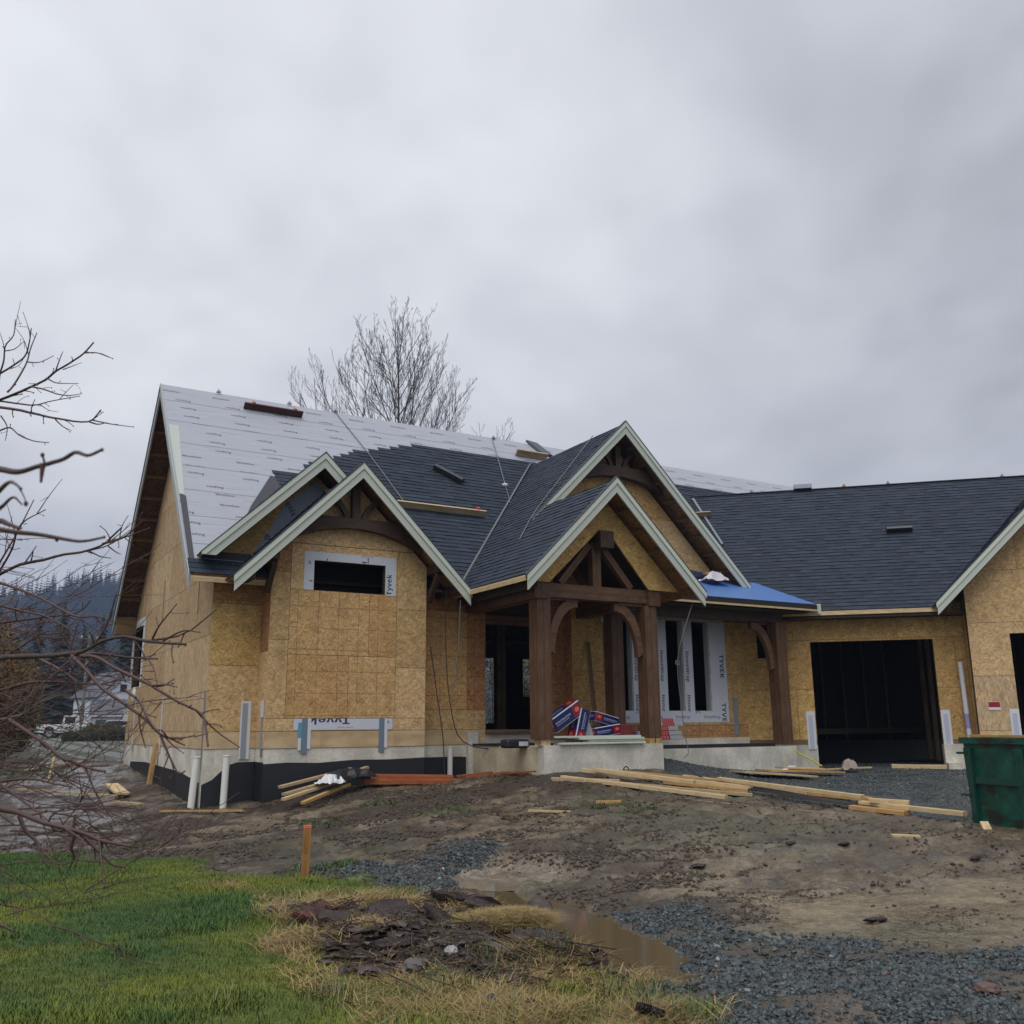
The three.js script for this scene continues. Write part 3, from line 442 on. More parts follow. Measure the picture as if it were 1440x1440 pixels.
// roof vents
for (const [F, a0, a1, b0, b1, p] of [[MF, 3.42, 4.02, 4.42, 4.86, ms], [GE, 3.9, 4.5, 3.05, 3.5, gs]]) {
  const tilt = F === MF ? -0.72 : 0, A = F.A.clone().multiplyScalar(Math.cos(tilt)).addScaledVector(F.B, Math.sin(tilt)), B = F.N.clone().cross(A), o = at(F, (a0 + a1) / 2, (b0 + b1) / 2, 0.02), l = F === MF ? 0.4 : 0.32, h = F === MF ? 0.15 : 0.11;
  const v = part('roof_vent', plate(frame(o.clone().addScaledVector(A, l), B.clone().negate(), F.N), [[-h, 0], [h, 0], [h, 0.15], [h - 0.05, 0.17], [-h, 0.06]], 0, 2 * l), mat([0.03, 0.036, 0.045], 0.4), p);
  part('vent_slot', plate(frame(o.clone().addScaledVector(B, -h - 0.001), A, F.N), rect(-l + 0.04, 0.02, l - 0.04, 0.1), 0, 0.004), M.dark, v); }
// timber work: gable trusses, porch posts, beams and curved braces
function arcBeam(F, cx, py, yTop, yEnd, yMid, d0, d1, m) { const wt = py - yTop - 0.16, w = py - yEnd - 0.16, o = [[cx + wt, yTop], [cx - wt, yTop]]; for (let k = 0; k <= 14; k++) { const t = k / 7 - 1; o.push([cx + t * w, lerp(yEnd, yMid, 1 - t * t)]); } return part('arched_tie', plate(F, o, d0, d1, { s: 1 }), m, house); }
{ const t = arcBeam(FR(0), 0.02, 6.64, 5.62, 5.04, 5.42, 0.06, 0.22, M.timberDark); part('king_post', plate(FR(0), rect(-0.06, 5.62, 0.1, 6.3), 0.08, 0.2), M.timberDark, t);
  for (const s of [-1, 1]) part('strut', plate(FR(0), [0, 1, 2, 3, 4, 5].map((k) => [0.02 + s * (0.12 + 0.42 * Math.pow(k / 5, 1.6)), 5.62 + 0.55 * (k / 5)]).concat([5, 4, 3, 2, 1, 0].map((k) => [0.02 + s * (0.22 + 0.46 * Math.pow(k / 5, 1.6)), 5.62 + 0.5 * (k / 5)])), 0.09, 0.18), M.timberDark, t);
  for (const [s, x] of [[1, 1.72], [-1, -1.62]]) { part('outrigger', bar(V(x, 4.72, -0.1), V(x, 4.72, 0.5), 0.13, 0.16), M.timberDark, t); part('outrigger', bar(V(x + s * 0.42, 4.32, -0.5), V(x + s * 0.42, 4.32, 0.5), 0.12, 0.16), M.timberDark, t); part('brace', bar(V(x, 4.1, -0.02), V(x, 4.62, 0.42), 0.1, 0.1), M.timberDark, t); } }
{ const t = arcBeam(FR(-0.25), 6.64, 8.6, 7.62, 7.08, 7.38, 0.06, 0.24, M.timberDark); part('king_post', plate(FR(-0.25), rect(6.58, 7.62, 6.74, 8.2), 0.1, 0.22), M.timberDark, t);
  for (const s of [-1, 1]) part('strut', plate(FR(-0.25), [0, 1, 2, 3, 4].map((k) => [6.66 + s * (0.14 + 0.34 * Math.pow(k / 4, 1.6)), 7.62 + 0.48 * (k / 4)]).concat([4, 3, 2, 1, 0].map((k) => [6.66 + s * (0.23 + 0.38 * Math.pow(k / 4, 1.6)), 7.62 + 0.44 * (k / 4)])), 0.1, 0.2), M.timberDark, t); }
const post = (x, y0, z, y1, w = 0.3) => part('porch_post', box(x, (y0 + y1) / 2, z, w, y1 - y0, w), M.timber, house);
const p1 = post(3.0, 1.36, 2.2, 4.0), p2 = post(5.55, 1.36, 2.2, 3.96);
post(5.75, 1.2, 0.78, 4.0); post(10.62, 1.17, 0.78, 4.0, 0.32);
part('post_base', box(3.02, 1.305, 2.2, 0.2, 0.11, 0.24), M.lumber, p1); part('post_base', [box(5.47, 1.305, 2.22, 0.13, 0.11, 0.24), box(5.63, 1.305, 2.22, 0.13, 0.11, 0.24)], M.lumberWet, p2);
part('tie_beam', box(4.28, 4.14, 2.22, 2.5, 0.27, 0.22), M.timber, house);
for (const x of [2.93, 5.63]) part('plate_beam', box(x, 4.13, 0.98, 0.3, 0.34, 2.84), M.timber, house);
part('porch_beam', box(8.2, 4.12, 0.78, 5.15, 0.25, 0.22), M.timberDark, house);
function brace(x, z, s, yTop, w = 0.58, h = 1.0) { // quarter-arc knee brace from post to beam
  const o = [], i = []; for (let k = 0; k <= 10; k++) { const a = (k / 10) * Math.PI / 2; o.push([x + s * w * (1 - Math.cos(a)), yTop - h + h * Math.sin(a)]); i.push([x + s * (w * (1 - Math.cos(a)) * 0.94 + 0.14), yTop - h - 0.06 + (h - 0.09) * Math.sin(a)]); }
  const b = part('knee_brace', plate(FR(z), o.concat([[x + s * (w + 0.1), yTop]], i.reverse()), -0.06, 0.06, { s: 1 }), M.timber, house); return b; }
brace(3.15, 2.2, 1, 4.0); brace(5.4, 2.2, -1, 3.98); brace(10.46, 0.78, -1, 3.98, 0.6, 1.05);
part('brace_cap', box(3.42, 3.99, 2.2, 0.62, 0.06, 0.16), M.timber, house); part('brace_cap', box(5.12, 3.97, 2.2, 0.62, 0.06, 0.16), M.timber, house);
// sheathed gable over the porch with its triangular opening and truss
part('strand_board_sheet', plate(FR(2.42), [[2.55, 4.27], [3.08, 4.27], [4.2, 5.33], [4.54, 5.33], [5.46, 4.27], [6.22, 4.27], [4.37, 6.08]], -0.02, 0.02, { s: [1.22, 2.44] }), OSB.gold[0], house);
part('ridge_beam', box(4.38, 5.2, 1.3, 0.32, 0.34, 2.5), M.timberDark, house);
for (const z of [2.2, 0.9]) { const k = part('king_post', box(4.3, 4.72, z, 0.2, 0.9, 0.16), M.timber, house); for (const s of [-1, 1]) { part('strut', bar(V(4.3 + s * 0.14, 5.12, z), V(4.3 + s * 0.85, 4.3, z), 0.13, 0.13, Z), M.timber, k); } }
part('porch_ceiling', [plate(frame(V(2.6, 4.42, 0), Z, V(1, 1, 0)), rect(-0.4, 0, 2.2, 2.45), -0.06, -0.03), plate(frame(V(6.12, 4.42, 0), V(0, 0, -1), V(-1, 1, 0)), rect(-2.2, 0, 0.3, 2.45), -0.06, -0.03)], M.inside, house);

// ---------------------------------------------------------------- the ground
const CP = [[-6.5, 17.4, 0], [-10, 12, -.05], [-3, 14, 0], [0, 14, .05], [4, 14, .1], [8, 12, .25], [-6, 8, 0], [-3, 9, .02], [0, 10, .06], [4, 9.5, .2],
  [-6, 3, -.05], [-2.9, 6.6, .04], [0, 6.3, .22], [3, 6, .45], [5.2, 6.5, .36], [-2.45, -.5, .19], [-2.48, -5, .45], [-2.48, -9.5, .72], [0, .15, .5], [1.6, .15, .58], [3, -.4, .62],
  [3, 2.45, .74], [4.4, 2.7, .72], [5.7, 2.5, .71], [1.5, 2.5, .52], [0, 3, .36], [-2, 2.2, .14], [6.1, 1.4, .98], [6.9, 1.1, .86], [8.5, 1.2, .64], [10.6, 1.2, .51], [12.5, 2, .56], [14.5, 5, .5], [8, 4, .47], [10, 6, .42],
  [6, 9, .28], [-6, -2, .05], [-5.5, -8, .5], [-9, -2, 0], [-9, -14, .6], [-4, -22, .8], [-14, 4, -.1], [20, 16, .4], [20, -4, .6], [6, -20, .5], [-25, -50, 1], [60, -40, .5], [40, 60, 0], [-60, 40, -.5], [-60, -80, 1.2], [0, -90, 1]];
const CW = (() => { const n = CP.length, A = CP.map((p) => [...CP.map((q) => Math.sqrt((p[0] - q[0]) ** 2 + (p[1] - q[1]) ** 2 + 0.6)), 1, p[2]]); A.push([...CP.map(() => 1), 0, 0]);
  for (let i = 0; i <= n; i++) { let b = i; for (let r = i; r <= n; r++) if (Math.abs(A[r][i]) > Math.abs(A[b][i])) b = r; [A[i], A[b]] = [A[b], A[i]]; for (let r = 0; r <= n; r++) if (r !== i) { const f = A[r][i] / A[i][i]; if (f) for (let c = i; c <= n + 1; c++) A[r][c] -= f * A[i][c]; } }
  return A.map((r, i) => r[n + 1] / r[i]); })();
function gh(x, z) { const far = Math.max(0, Math.hypot(x, z) - 90); let s = CW[CP.length]; for (let i = 0; i < CP.length; i++) s += CW[i] * Math.sqrt((x - CP[i][0]) ** 2 + (z - CP[i][1]) ** 2 + 0.6); return far > 0 ? lerp(s, 0.6, smoothstep(far, 0, 60)) : s; }
function sd(poly, x, z) { let d = 1e9, inn = false; for (let i = 0, j = poly.length - 1; i < poly.length; j = i++) { const [xi, zi] = poly[i], [xj, zj] = poly[j]; if (zi > z !== zj > z && x < ((xj - xi) * (z - zi)) / (zj - zi) + xi) inn = !inn; const ex = xj - xi, ez = zj - zi, t = clamp(((x - xi) * ex + (z - zi) * ez) / (ex * ex + ez * ez), 0, 1); d = Math.min(d, Math.hypot(x - xi - ex * t, z - zi - ez * t)); } return inn ? d : -d; }
const LAWN = [[-7.5, .2], [-5.71, 2.12], [-5.23, 2.78], [-4.72, 3.68], [-3.89, 4.82], [-3.71, 5.88], [-3.45, 6.7], [-3.02, 6.95], [-2.64, 7.54], [-2.48, 8.48], [-2.5, 9.01], [-2.52, 9.63], [-2.55, 10.43], [-2.51, 11.02], [-2.61, 11.81], [-2.64, 12.39], [-2.52, 12.65], [-2.57, 12.95], [-2.61, 13.23], [-3, 14.5], [-4, 22], [-40, 22], [-40, -8], [-9, -4]];
const TAN = [[-3.95, 6.58], [-3.77, 8.78], [-3.28, 8.1], [-2.76, 8.27], [-2.53, 9.07], [-2.55, 10.43], [-2.61, 11.81], [-2.62, 13], [-2.93, 13.4], [-3.85, 12.77], [-4.15, 12.16], [-4.11, 11.15], [-3.99, 10.05], [-3.92, 8.86]];
const DEB = [[-3.87, 8.89], [-3.63, 8.76], [-3.35, 9.06], [-2.99, 9.49], [-2.38, 9.36], [-2.14, 9.71], [-2.39, 10.83], [-2.46, 11.68], [-2.96, 11.99], [-3.37, 11.91], [-3.45, 11.47], [-3.77, 11.05], [-3.88, 10.51], [-3.91, 9.82], [-4, 9.47]];
const GRF = [[-1.63, 10.13], [-1.29, 10.64], [-1.08, 11.28], [-.86, 12.18], [-.44, 12.75], [.47, 13.02], [2.5, 13], [2, 16], [-3, 15], [-3, 13.44], [-2.49, 12.76], [-2.28, 12.14], [-2.21, 11.49], [-1.94, 10.84]];
const GRS = [[-2.91, 6.75], [-2.39, 7.33], [-1.65, 6.99], [-.78, 6.18], [-.52, 6.63], [-.95, 7.24], [-1.52, 7.65], [-1.89, 8.7], [-2.4, 9.24], [-2.55, 8.47], [-2.7, 7.7]];
const POOL1 = [[-1.75, 7.3], [-1.2, 7.0], [-.5, 7.7], [-.3, 8.5], [-.9, 8.8], [-1.5, 8.6], [-1.9, 8.3]];
const POOL2 = [[-1.89, 8.38], [-1.55, 8.95], [-1.3, 9.45], [-1.35, 10.35], [-1.6, 11.3], [-1.95, 12.1], [-2.2, 12.45], [-2.45, 12.25], [-2.5, 11.6], [-2.45, 10.9], [-2.33, 9.93], [-2.26, 9.26]];
const POOL3 = [[-.55, 11.6], [-.1, 11.75], [.15, 12.25], [-.05, 12.6], [-.4, 12.3]];
const WET = [[-5.95, -6.5], [-4.66, -7.8], [-3.6, -9.2], [-2.7, -9.5], [-3.5, -5.2], [-3.3, -2.2], [-3.4, .6], [-4.6, 2.5], [-6.5, 1.6], [-9, -1]];
const DRV = [[5.75, .6], [5.75, 2.3], [5.25, 3.5], [5.05, 4.4], [5.3, 6], [5.45, 7.6], [5.6, 9.2], [5.9, 10.6], [9, 14], [25, 14], [26, -9], [11, -1]];
const SANDY = [[.02, 10.05], [.69, 10.77], [2.4, 11.4], [3, 12.8], [.29, 13.02], [-.35, 12.69], [-.73, 11.7]];
const soft = (p, x, z, w) => { p.bb ??= [Math.min(...p.map((q) => q[0])), Math.max(...p.map((q) => q[0])), Math.min(...p.map((q) => q[1])), Math.max(...p.map((q) => q[1]))]; return x < p.bb[0] - w || x > p.bb[1] + w || z < p.bb[2] - w || z > p.bb[3] + w ? 0 : smoothstep(sd(p, x, z), -w, w); };
function zones(x, z) {
  const j = (fbm(x * 1.3, z * 1.3, 3) - 0.5), k = (fbm(x * 4 + 9, z * 4, 2) - 0.5), jx = x + j * 0.7 + k * 0.3, jz = z + k * 0.5 - j * 0.5;
  if (x < -14 || x > 27 || z < -30 || z > 24) return { lawn: 0, far: 1, tan: 0, deb: 0, gf: 0, gs: 0, drv: 0, p1: 0, p2: 0, p3: 0, wet: 0, sandy: 0 };
  const p2 = soft(POOL2, x + k * 0.3, z + j * 0.3, 0.2), p1 = soft(POOL1, jx, jz, 0.22), dry = 1 - Math.max(p1, p2);
  return { far: 0, lawn: dry * soft(LAWN, jx, jz, 0.14), tan: soft(TAN, jx, jz, 0.3), deb: dry * soft(DEB, jx, jz, 0.16), gf: (1 - 0.8 * p2) * soft(GRF, x + j * 1.5 + k * 0.6, z - j * 1.1 + k * 0.8, 0.45), gs: soft(GRS, jx, jz, 0.15), drv: soft(DRV, jx * 0.6 + x * 0.4, jz * 0.6 + z * 0.4, 0.2),
    p1, p2, p3: soft(POOL3, jx, jz, 0.2), wet: soft(WET, jx, jz, 0.5), sandy: soft(SANDY, jx, jz, 0.5) };
}
const inHouse = (x, z) => x > -2.4 && x < 18 && z < -0.6 && z > -9.6;
function relief(x, z, q) { // mud clods and ruts, smooth in sand and lawn
  if (q.far) return 0.15 * (fbm(x * 0.05, z * 0.05, 3) - 0.5);
  const clod = 1 - Math.abs(2 * fbm(x * 1.4 + 3, z * 2.0, 4) - 1), fine = fbm(x * 9, z * 9, 3) - 0.5, rut = Math.sin((z * 0.9 - x * 0.35) * 2.6 + 3 * fbm(x * 0.5, z * 0.5, 2));
  const mud = clamp(1 - q.lawn - q.gf * 0.6 - q.drv - q.sandy * 0.9, 0, 1), near = smoothstep(z, 0.6, 2.2) * smoothstep(x, -9, -4);
  let h = mud * (0.6 + 0.4 * near) * (0.13 * (clod - 0.74) + 0.05 * fine + 0.02 * rut);
  h += q.lawn * (0.05 * (fbm(x * 0.8, z * 0.8, 3) - 0.5) + 0.012 * fine) + q.deb * (0.05 + 0.26 * (fbm(x * 2.6 + 8, z * 2.6, 5) - 0.45)) + q.gf * 0.03 * (fbm(x * 2, z * 2, 3) - 0.4) + q.gs * (0.03 + 0.03 * fine) + q.sandy * 0.012 * fine + q.drv * 0.03 * (fbm(x * 1.1, z * 1.1, 3) - 0.5);
  { const tr = smoothstep(x, -0.9, 0.4) * (1 - q.drv) * (1 - q.gf * 0.7); if (tr > 0) for (const off of [0, 1.55, 2.6, 4.1]) { const d = z - (9.9 - off * 1.05 + 0.42 * x + 0.25 * Math.sin(x * 0.5 + off)), w = 0.15; if (Math.abs(d) < 0.5) h += tr * (-0.045 * Math.exp(-((d / w) ** 2)) * (1 + 0.35 * Math.sin(x * 38 + d * 18)) + 0.022 * Math.exp(-(((Math.abs(d) - 0.24) / 0.09) ** 2))); } }
  h -= q.p1 * 0.115 + q.p2 * 0.1 + q.p3 * 0.012 + q.wet * 0.045;
  return h;
}
const ground = (x, z) => gh(x, z) + relief(x, z, zones(x, z));
const on = (x, z, up = 0) => V(x, gh(x, z) + up, z);
function lines(stops) { const o = [stops[0][0]]; for (let i = 1; i < stops.length; i++) { const [a] = stops[i - 1], [b, s] = stops[i], n = Math.max(1, Math.round((b - a) / s)); for (let k = 1; k <= n; k++) o.push(a + ((b - a) * k) / n); } return o; }
{
  const gx = lines([[-2500], [-400, 700], [-100, 60], [-30, 8], [-12, 1], [-7, 0.12], [2, 0.032], [7, 0.075], [13, 0.15], [30, 1.5], [120, 15], [400, 70], [2500, 700]]);
  const gz = lines([[-2500], [-400, 700], [-120, 40], [-30, 6], [-12, 0.8], [-1, 0.11], [6.5, 0.07], [14.6, 0.032], [18, 0.25], [30, 2], [100, 14], [400, 100], [2500, 700]]);
  const nx = gx.length, nz = gz.length, P = new Float32Array(nx * nz * 3), C = new Float32Array(nx * nz * 3), U = new Float32Array(nx * nz * 2), idx = [], c = [0, 0, 0];
  const mix = (t, r, g, b) => { c[0] = lerp(c[0], r, t); c[1] = lerp(c[1], g, t); c[2] = lerp(c[2], b, t); };
  for (let j = 0; j < nz; j++) for (let i = 0; i < nx; i++) {
    const x = gx[i], z = gz[j], q = zones(x, z), o = j * nx + i, n1 = fbm(x * 1.1, z * 1.7, 4), n2 = fbm(x * 7 + 3, z * 7, 3), n3 = fbm(x * 0.45 + 30, z * 0.45, 3);
    P.set([x, (inHouse(x, z) ? 0.3 : gh(x, z)) + relief(x, z, q), z], o * 3); U.set([x, z], o * 2);
    const dry = smoothstep(n1 + 0.25 * (n2 - 0.5), 0.42, 0.64);
    c[0] = lerp(0.044, 0.135, dry); c[1] = lerp(0.031, 0.106, dry); c[2] = lerp(0.022, 0.072, dry);
    const warm = smoothstep(x, -3, 1.5) * smoothstep(z, 2, 6); mix(0.45 * warm, 0.135, 0.108, 0.07);
    mix(q.sandy * 0.85, 0.2, 0.16, 0.098); mix(q.wet * 0.8, 0.07, 0.056, 0.052);
    mix(0.35 * smoothstep(n3, 0.55, 0.7) * smoothstep(z, 1, 3), 0.075, 0.085, 0.055);
    { const gp = smoothstep(fbm(x * 1.5 + 21, z * 1.9, 4), 0.4, 0.55); mix(q.gf * (1 - gp) * 0.8, 0.085, 0.066, 0.046); mix(clamp(q.gf * 1.1, 0, 1) * lerp(0.15, 1, gp) * lerp(0.75, 1, n2), 0.045, 0.052, 0.055); } mix(q.gs, 0.045, 0.054, 0.062); mix(q.drv * 0.96, 0.052, 0.062, 0.066);
    mix(q.p1 * 0.8, 0.2, 0.165, 0.125); mix(q.p2 * 0.7, 0.10, 0.075, 0.045);
    const g1 = smoothstep(n3 + 0.3 * (n1 - 0.5), 0.42, 0.62);
    mix(q.lawn, lerp(0.05, 0.1, g1), lerp(0.085, 0.12, g1), 0.016); mix(q.lawn * q.tan * 0.75, 0.17, 0.145, 0.05); mix(clamp(q.deb * 1.3, 0, 1), 0.034, 0.022, 0.018);
    if (q.far) { c[0] = 0.05; c[1] = 0.058; c[2] = 0.028; } else if (z < -13 && q.lawn < 0.5) mix(smoothstep(-z, 11, 16) * 0.8, 0.05, 0.06, 0.03);
    const v = 0.8 + 0.45 * n2; C.set([c[0] * v, c[1] * v, c[2] * v], o * 3);
  }
  for (let j = 0; j < nz - 1; j++) for (let i = 0; i < nx - 1; i++) { const a = j * nx + i, b = a + nx; idx.push(a, b, a + 1, a + 1, b, b + 1); }
  const g = new THREE.BufferGeometry(); g.setAttribute('position', new THREE.BufferAttribute(P, 3)); g.setAttribute('color', new THREE.BufferAttribute(C, 3)); g.setAttribute('uv', new THREE.BufferAttribute(U, 2)); g.setIndex(idx); g.computeVertexNormals();
  const t = dataTex(1024, 1024, (u, v) => { const k = 0.62 + 0.5 * (tn(u, v, 30, 4) - 0.5) + 0.55 * (tn(v, u, 120, 2) - 0.5) + 0.35 * (tn(u, v, 7, 3) - 0.5); return [k * 1.02, k, k * 0.98]; }); t.repeat.set(0.55, 0.55);
  const bt = dataTex(1024, 1024, (u, v) => [0.55 * tn(u, v, 26, 4) + 0.45 * tn(v, u, 110, 2)]); bt.repeat.set(0.6, 0.6);
  const rg = dataTex(512, 512, (u, v) => { const x = -12 + u * 24, z = -14 + v * 30, q = zones(x, z), n = fbm(x * 2.2, z * 3.4, 4); const wetness = clamp(q.wet * smoothstep(n, 0.36, 0.52) + 0.75 * (1 - q.lawn) * smoothstep(n, 0.46, 0.6) + q.sandy * 0.4, 0, 1); return [0, lerp(0.78, 0.12, wetness), 0]; });
  rg.repeat.set(1 / 24, 1 / 30); rg.offset.set(0.5, 14 / 30); rg.wrapS = rg.wrapT = THREE.ClampToEdgeWrapping;
  struct('ground', g, mat([1.45, 1.45, 1.45], 1, { vertexColors: true, map: t, roughnessMap: rg, bumpMap: bt, bumpScale: 0.012 }));
}
{ // standing water: flat sheets that the mud rises through
  const muddy = (c) => new THREE.MeshPhysicalMaterial({ color: lin(...c), roughness: 0.08, specularIntensity: 1, side: THREE.DoubleSide });
  const grow = (p, k) => { const cx = p.reduce((s, q) => s + q[0], 0) / p.length, cz = p.reduce((s, q) => s + q[1], 0) / p.length; return p.map(([x, z]) => [cx + (x - cx) * k, cz + (z - cz) * k]); };
  const sheet = (p, y, c) => struct('puddle_water', plate(frame(V(0, y, 0), X, V(0, 0, -1)), p.map(([x, z]) => [x, -z]), -0.003, 0), muddy(c));
  sheet(grow(POOL1, 1.12), -0.011, [0.21, 0.175, 0.13]); sheet(grow(POOL2, 1.16), -0.016, [0.115, 0.085, 0.046]);
}
// ---------------------------------------------------------------- ground cover, stones and litter
function scatter(name, geo, m, list, label, category, parent) { // list: [x, y, z, sx, sy, sz, ry, rx, r, g, b]
  const o = new THREE.InstancedMesh(geo, m, list.length), d = new THREE.Object3D(), c = new THREE.Color(); o.name = numbered(name); o.castShadow = o.receiveShadow = true; o.userData.kind = 'stuff'; if (label) o.userData.label = label; if (category) o.userData.category = category;
  list.forEach((e, i) => { d.position.set(e[0], e[1], e[2]); d.scale.set(e[3], e[4], e[5]); d.rotation.set(e[7], e[6], e[11] ?? 0, 'YXZ'); d.updateMatrix(); o.setMatrixAt(i, d.matrix); o.setColorAt(i, c.setRGB(e[8], e[9], e[10])); });
  (parent ?? scene).add(o); return o;
}
function bladeTuft(n, h, spread, wide, lean) {
  const P = [], N = [];
  for (let i = 0; i < n; i++) {
    const a = rr(0, 6.28), r = Math.sqrt(rnd()) * spread, x = Math.cos(a) * r, z = Math.sin(a) * r, b = rr(0, 6.28), H = h * rr(0.5, 1.1), L = lean * rr(0.3, 1.3), dx = Math.cos(b), dz = Math.sin(b), w = wide * rr(0.7, 1.3), px = -dz * w, pz = dx * w;
    const q = [[x - px, 0, z - pz], [x + px, 0, z + pz], [x + dx * L * 0.35 - px * 0.8, H * 0.6, z + dz * L * 0.35 - pz * 0.8], [x + dx * L * 0.35 + px * 0.8, H * 0.6, z + dz * L * 0.35 + pz * 0.8], [x + dx * L, H, z + dz * L]];
    for (const t of [[0, 1, 2], [1, 3, 2], [2, 3, 4]]) { const [A, B, D] = t.map((k) => V(...q[k])), gn = B.sub(A).cross(D.sub(A)).normalize(), up = gn.y < 0 ? -0.7 : 0.7; gn.y += up; gn.normalize(); for (const k of t) { P.push(...q[k]); N.push(gn.x, gn.y, gn.z); } }
  }
  const g = new THREE.BufferGeometry(); g.setAttribute('position', new THREE.Float32BufferAttribute(P, 3)); g.setAttribute('normal', new THREE.Float32BufferAttribute(N, 3)); return g;
}
const mWhite = mat([1, 1, 1], 0.8), mWet = mat([1, 1, 1], 0.38);
{
  const green = [], straw = [];
  for (let i = 0; i < 150000 && green.length < 62000; i++) {
    const x = rr(-8.2, -2.2), z = rr(0.5, 14.6), q = zones(x, z); if (rnd() > q.lawn * (1 - q.deb * 0.85)) continue;
    const n3 = fbm(x * 0.45 + 30, z * 0.45, 3), n1 = fbm(x * 1.1, z * 1.7, 4), tuft = smoothstep(fbm(x * 1.7 + 50, z * 1.7, 3), 0.55, 0.7), g1 = smoothstep(n3 + 0.3 * (n1 - 0.5), 0.42, 0.62), t = q.tan * smoothstep(fbm(x * 2.3, z * 2.3, 3), 0.3, 0.62), v = rr(0.65, 1.35), s = rr(0.7, 1.1) * (1 + tuft * 0.8);
    const yel = 0.75 * smoothstep(fbm(x * 1.0 + 70, z * 1.4 + 9, 3), 0.52, 0.66) + (rnd() < 0.09 ? 0.7 : 0);
    green.push([x, ground(x, z) - 0.006, z, s, s * rr(0.7, 1.2), s, rr(0, 6.28), rr(-0.15, 0.15), lerp(lerp(0.045, 0.16, clamp(g1 * 0.5 + yel, 0, 1)), 0.26, t * 0.7) * v, lerp(lerp(0.105, 0.185, clamp(g1 * 0.5 + yel, 0, 1)), 0.22, t * 0.7) * v, lerp(0.02, 0.065, t * 0.7) * v]);
  }
  scatter('lawn_grass', bladeTuft(14, 0.036, 0.06, 0.0016, 0.028), mWhite, green, 'short wet green lawn in the lower left of the yard', 'grass');
  for (let i = 0; i < 60000 && straw.length < 13000; i++) {
    const x = rr(-4.4, -2.0), z = rr(6.6, 14.4), q = zones(x, z); if (rnd() > Math.max(q.tan * (1 - q.deb), 0.16 * q.deb) * (0.08 + 0.92 * smoothstep(fbm(x * 1.7 + 4, z * 1.7, 3), 0.46, 0.58))) continue;
    const v = rr(0.55, 1.4), s = rr(0.8, 1.5); straw.push([x, ground(x, z) + rr(-0.005, 0.02), z, s, s * rr(0.35, 0.8), s, rr(0, 6.28), rr(-0.3, 0.3), 0.27 * v, 0.19 * v, 0.075 * v]);
  }
  scatter('dead_grass', bladeTuft(8, 0.06, 0.06, 0.0022, 0.17), mWhite, straw, 'flattened straw coloured dead grass round the bark pile', 'grass');
  const tall = []; for (let i = 0; i < 900; i++) { const x = rr(-5.0, -2.6), z = rr(11.3, 14.2), q = zones(x, z); if (rnd() > q.lawn * smoothstep(fbm(x * 2.5 + 50, z * 2.5, 2), 0.45, 0.65)) continue; const v = rr(0.6, 1.3), y = rnd() < 0.3; tall.push([x, ground(x, z), z, 1, rr(0.7, 1.4), 1, rr(0, 6.28), 0, (y ? 0.2 : 0.05) * v, (y ? 0.17 : 0.09) * v, (y ? 0.09 : 0.025) * v]); }
  scatter('tall_grass', bladeTuft(6, 0.13, 0.06, 0.0022, 0.14), mWhite, tall, 'longer ragged grass tufts along the bottom edge of the lawn', 'grass');
  const weed = []; for (const [cx, cz, r, n] of [[-2.55, 6.75, 0.25, 60], [0.2, 4.1, 0.4, 40], [2.05, 5.9, 0.35, 40], [-1.4, 3.1, 0.35, 30], [-0.2, 2.2, 0.3, 26], [-4.3, 2.9, 0.5, 60], [-5.6, -9.5, 1.8, 500], [-7.5, -6.5, 1.6, 400]]) for (let i = 0; i < n; i++) { const x = cx + rr(-r, r), z = cz + rr(-r, r), v = rr(0.6, 1.2); weed.push([x, ground(x, z), z, 1, 1, 1, rr(0, 6.28), 0, 0.06 * v, 0.10 * v, 0.03 * v]); }
  scatter('weed_tufts', bladeTuft(12, 0.05, 0.07, 0.004, 0.07), mWhite, weed, 'scattered weed tufts sprouting from the bare mud', 'weeds');
}
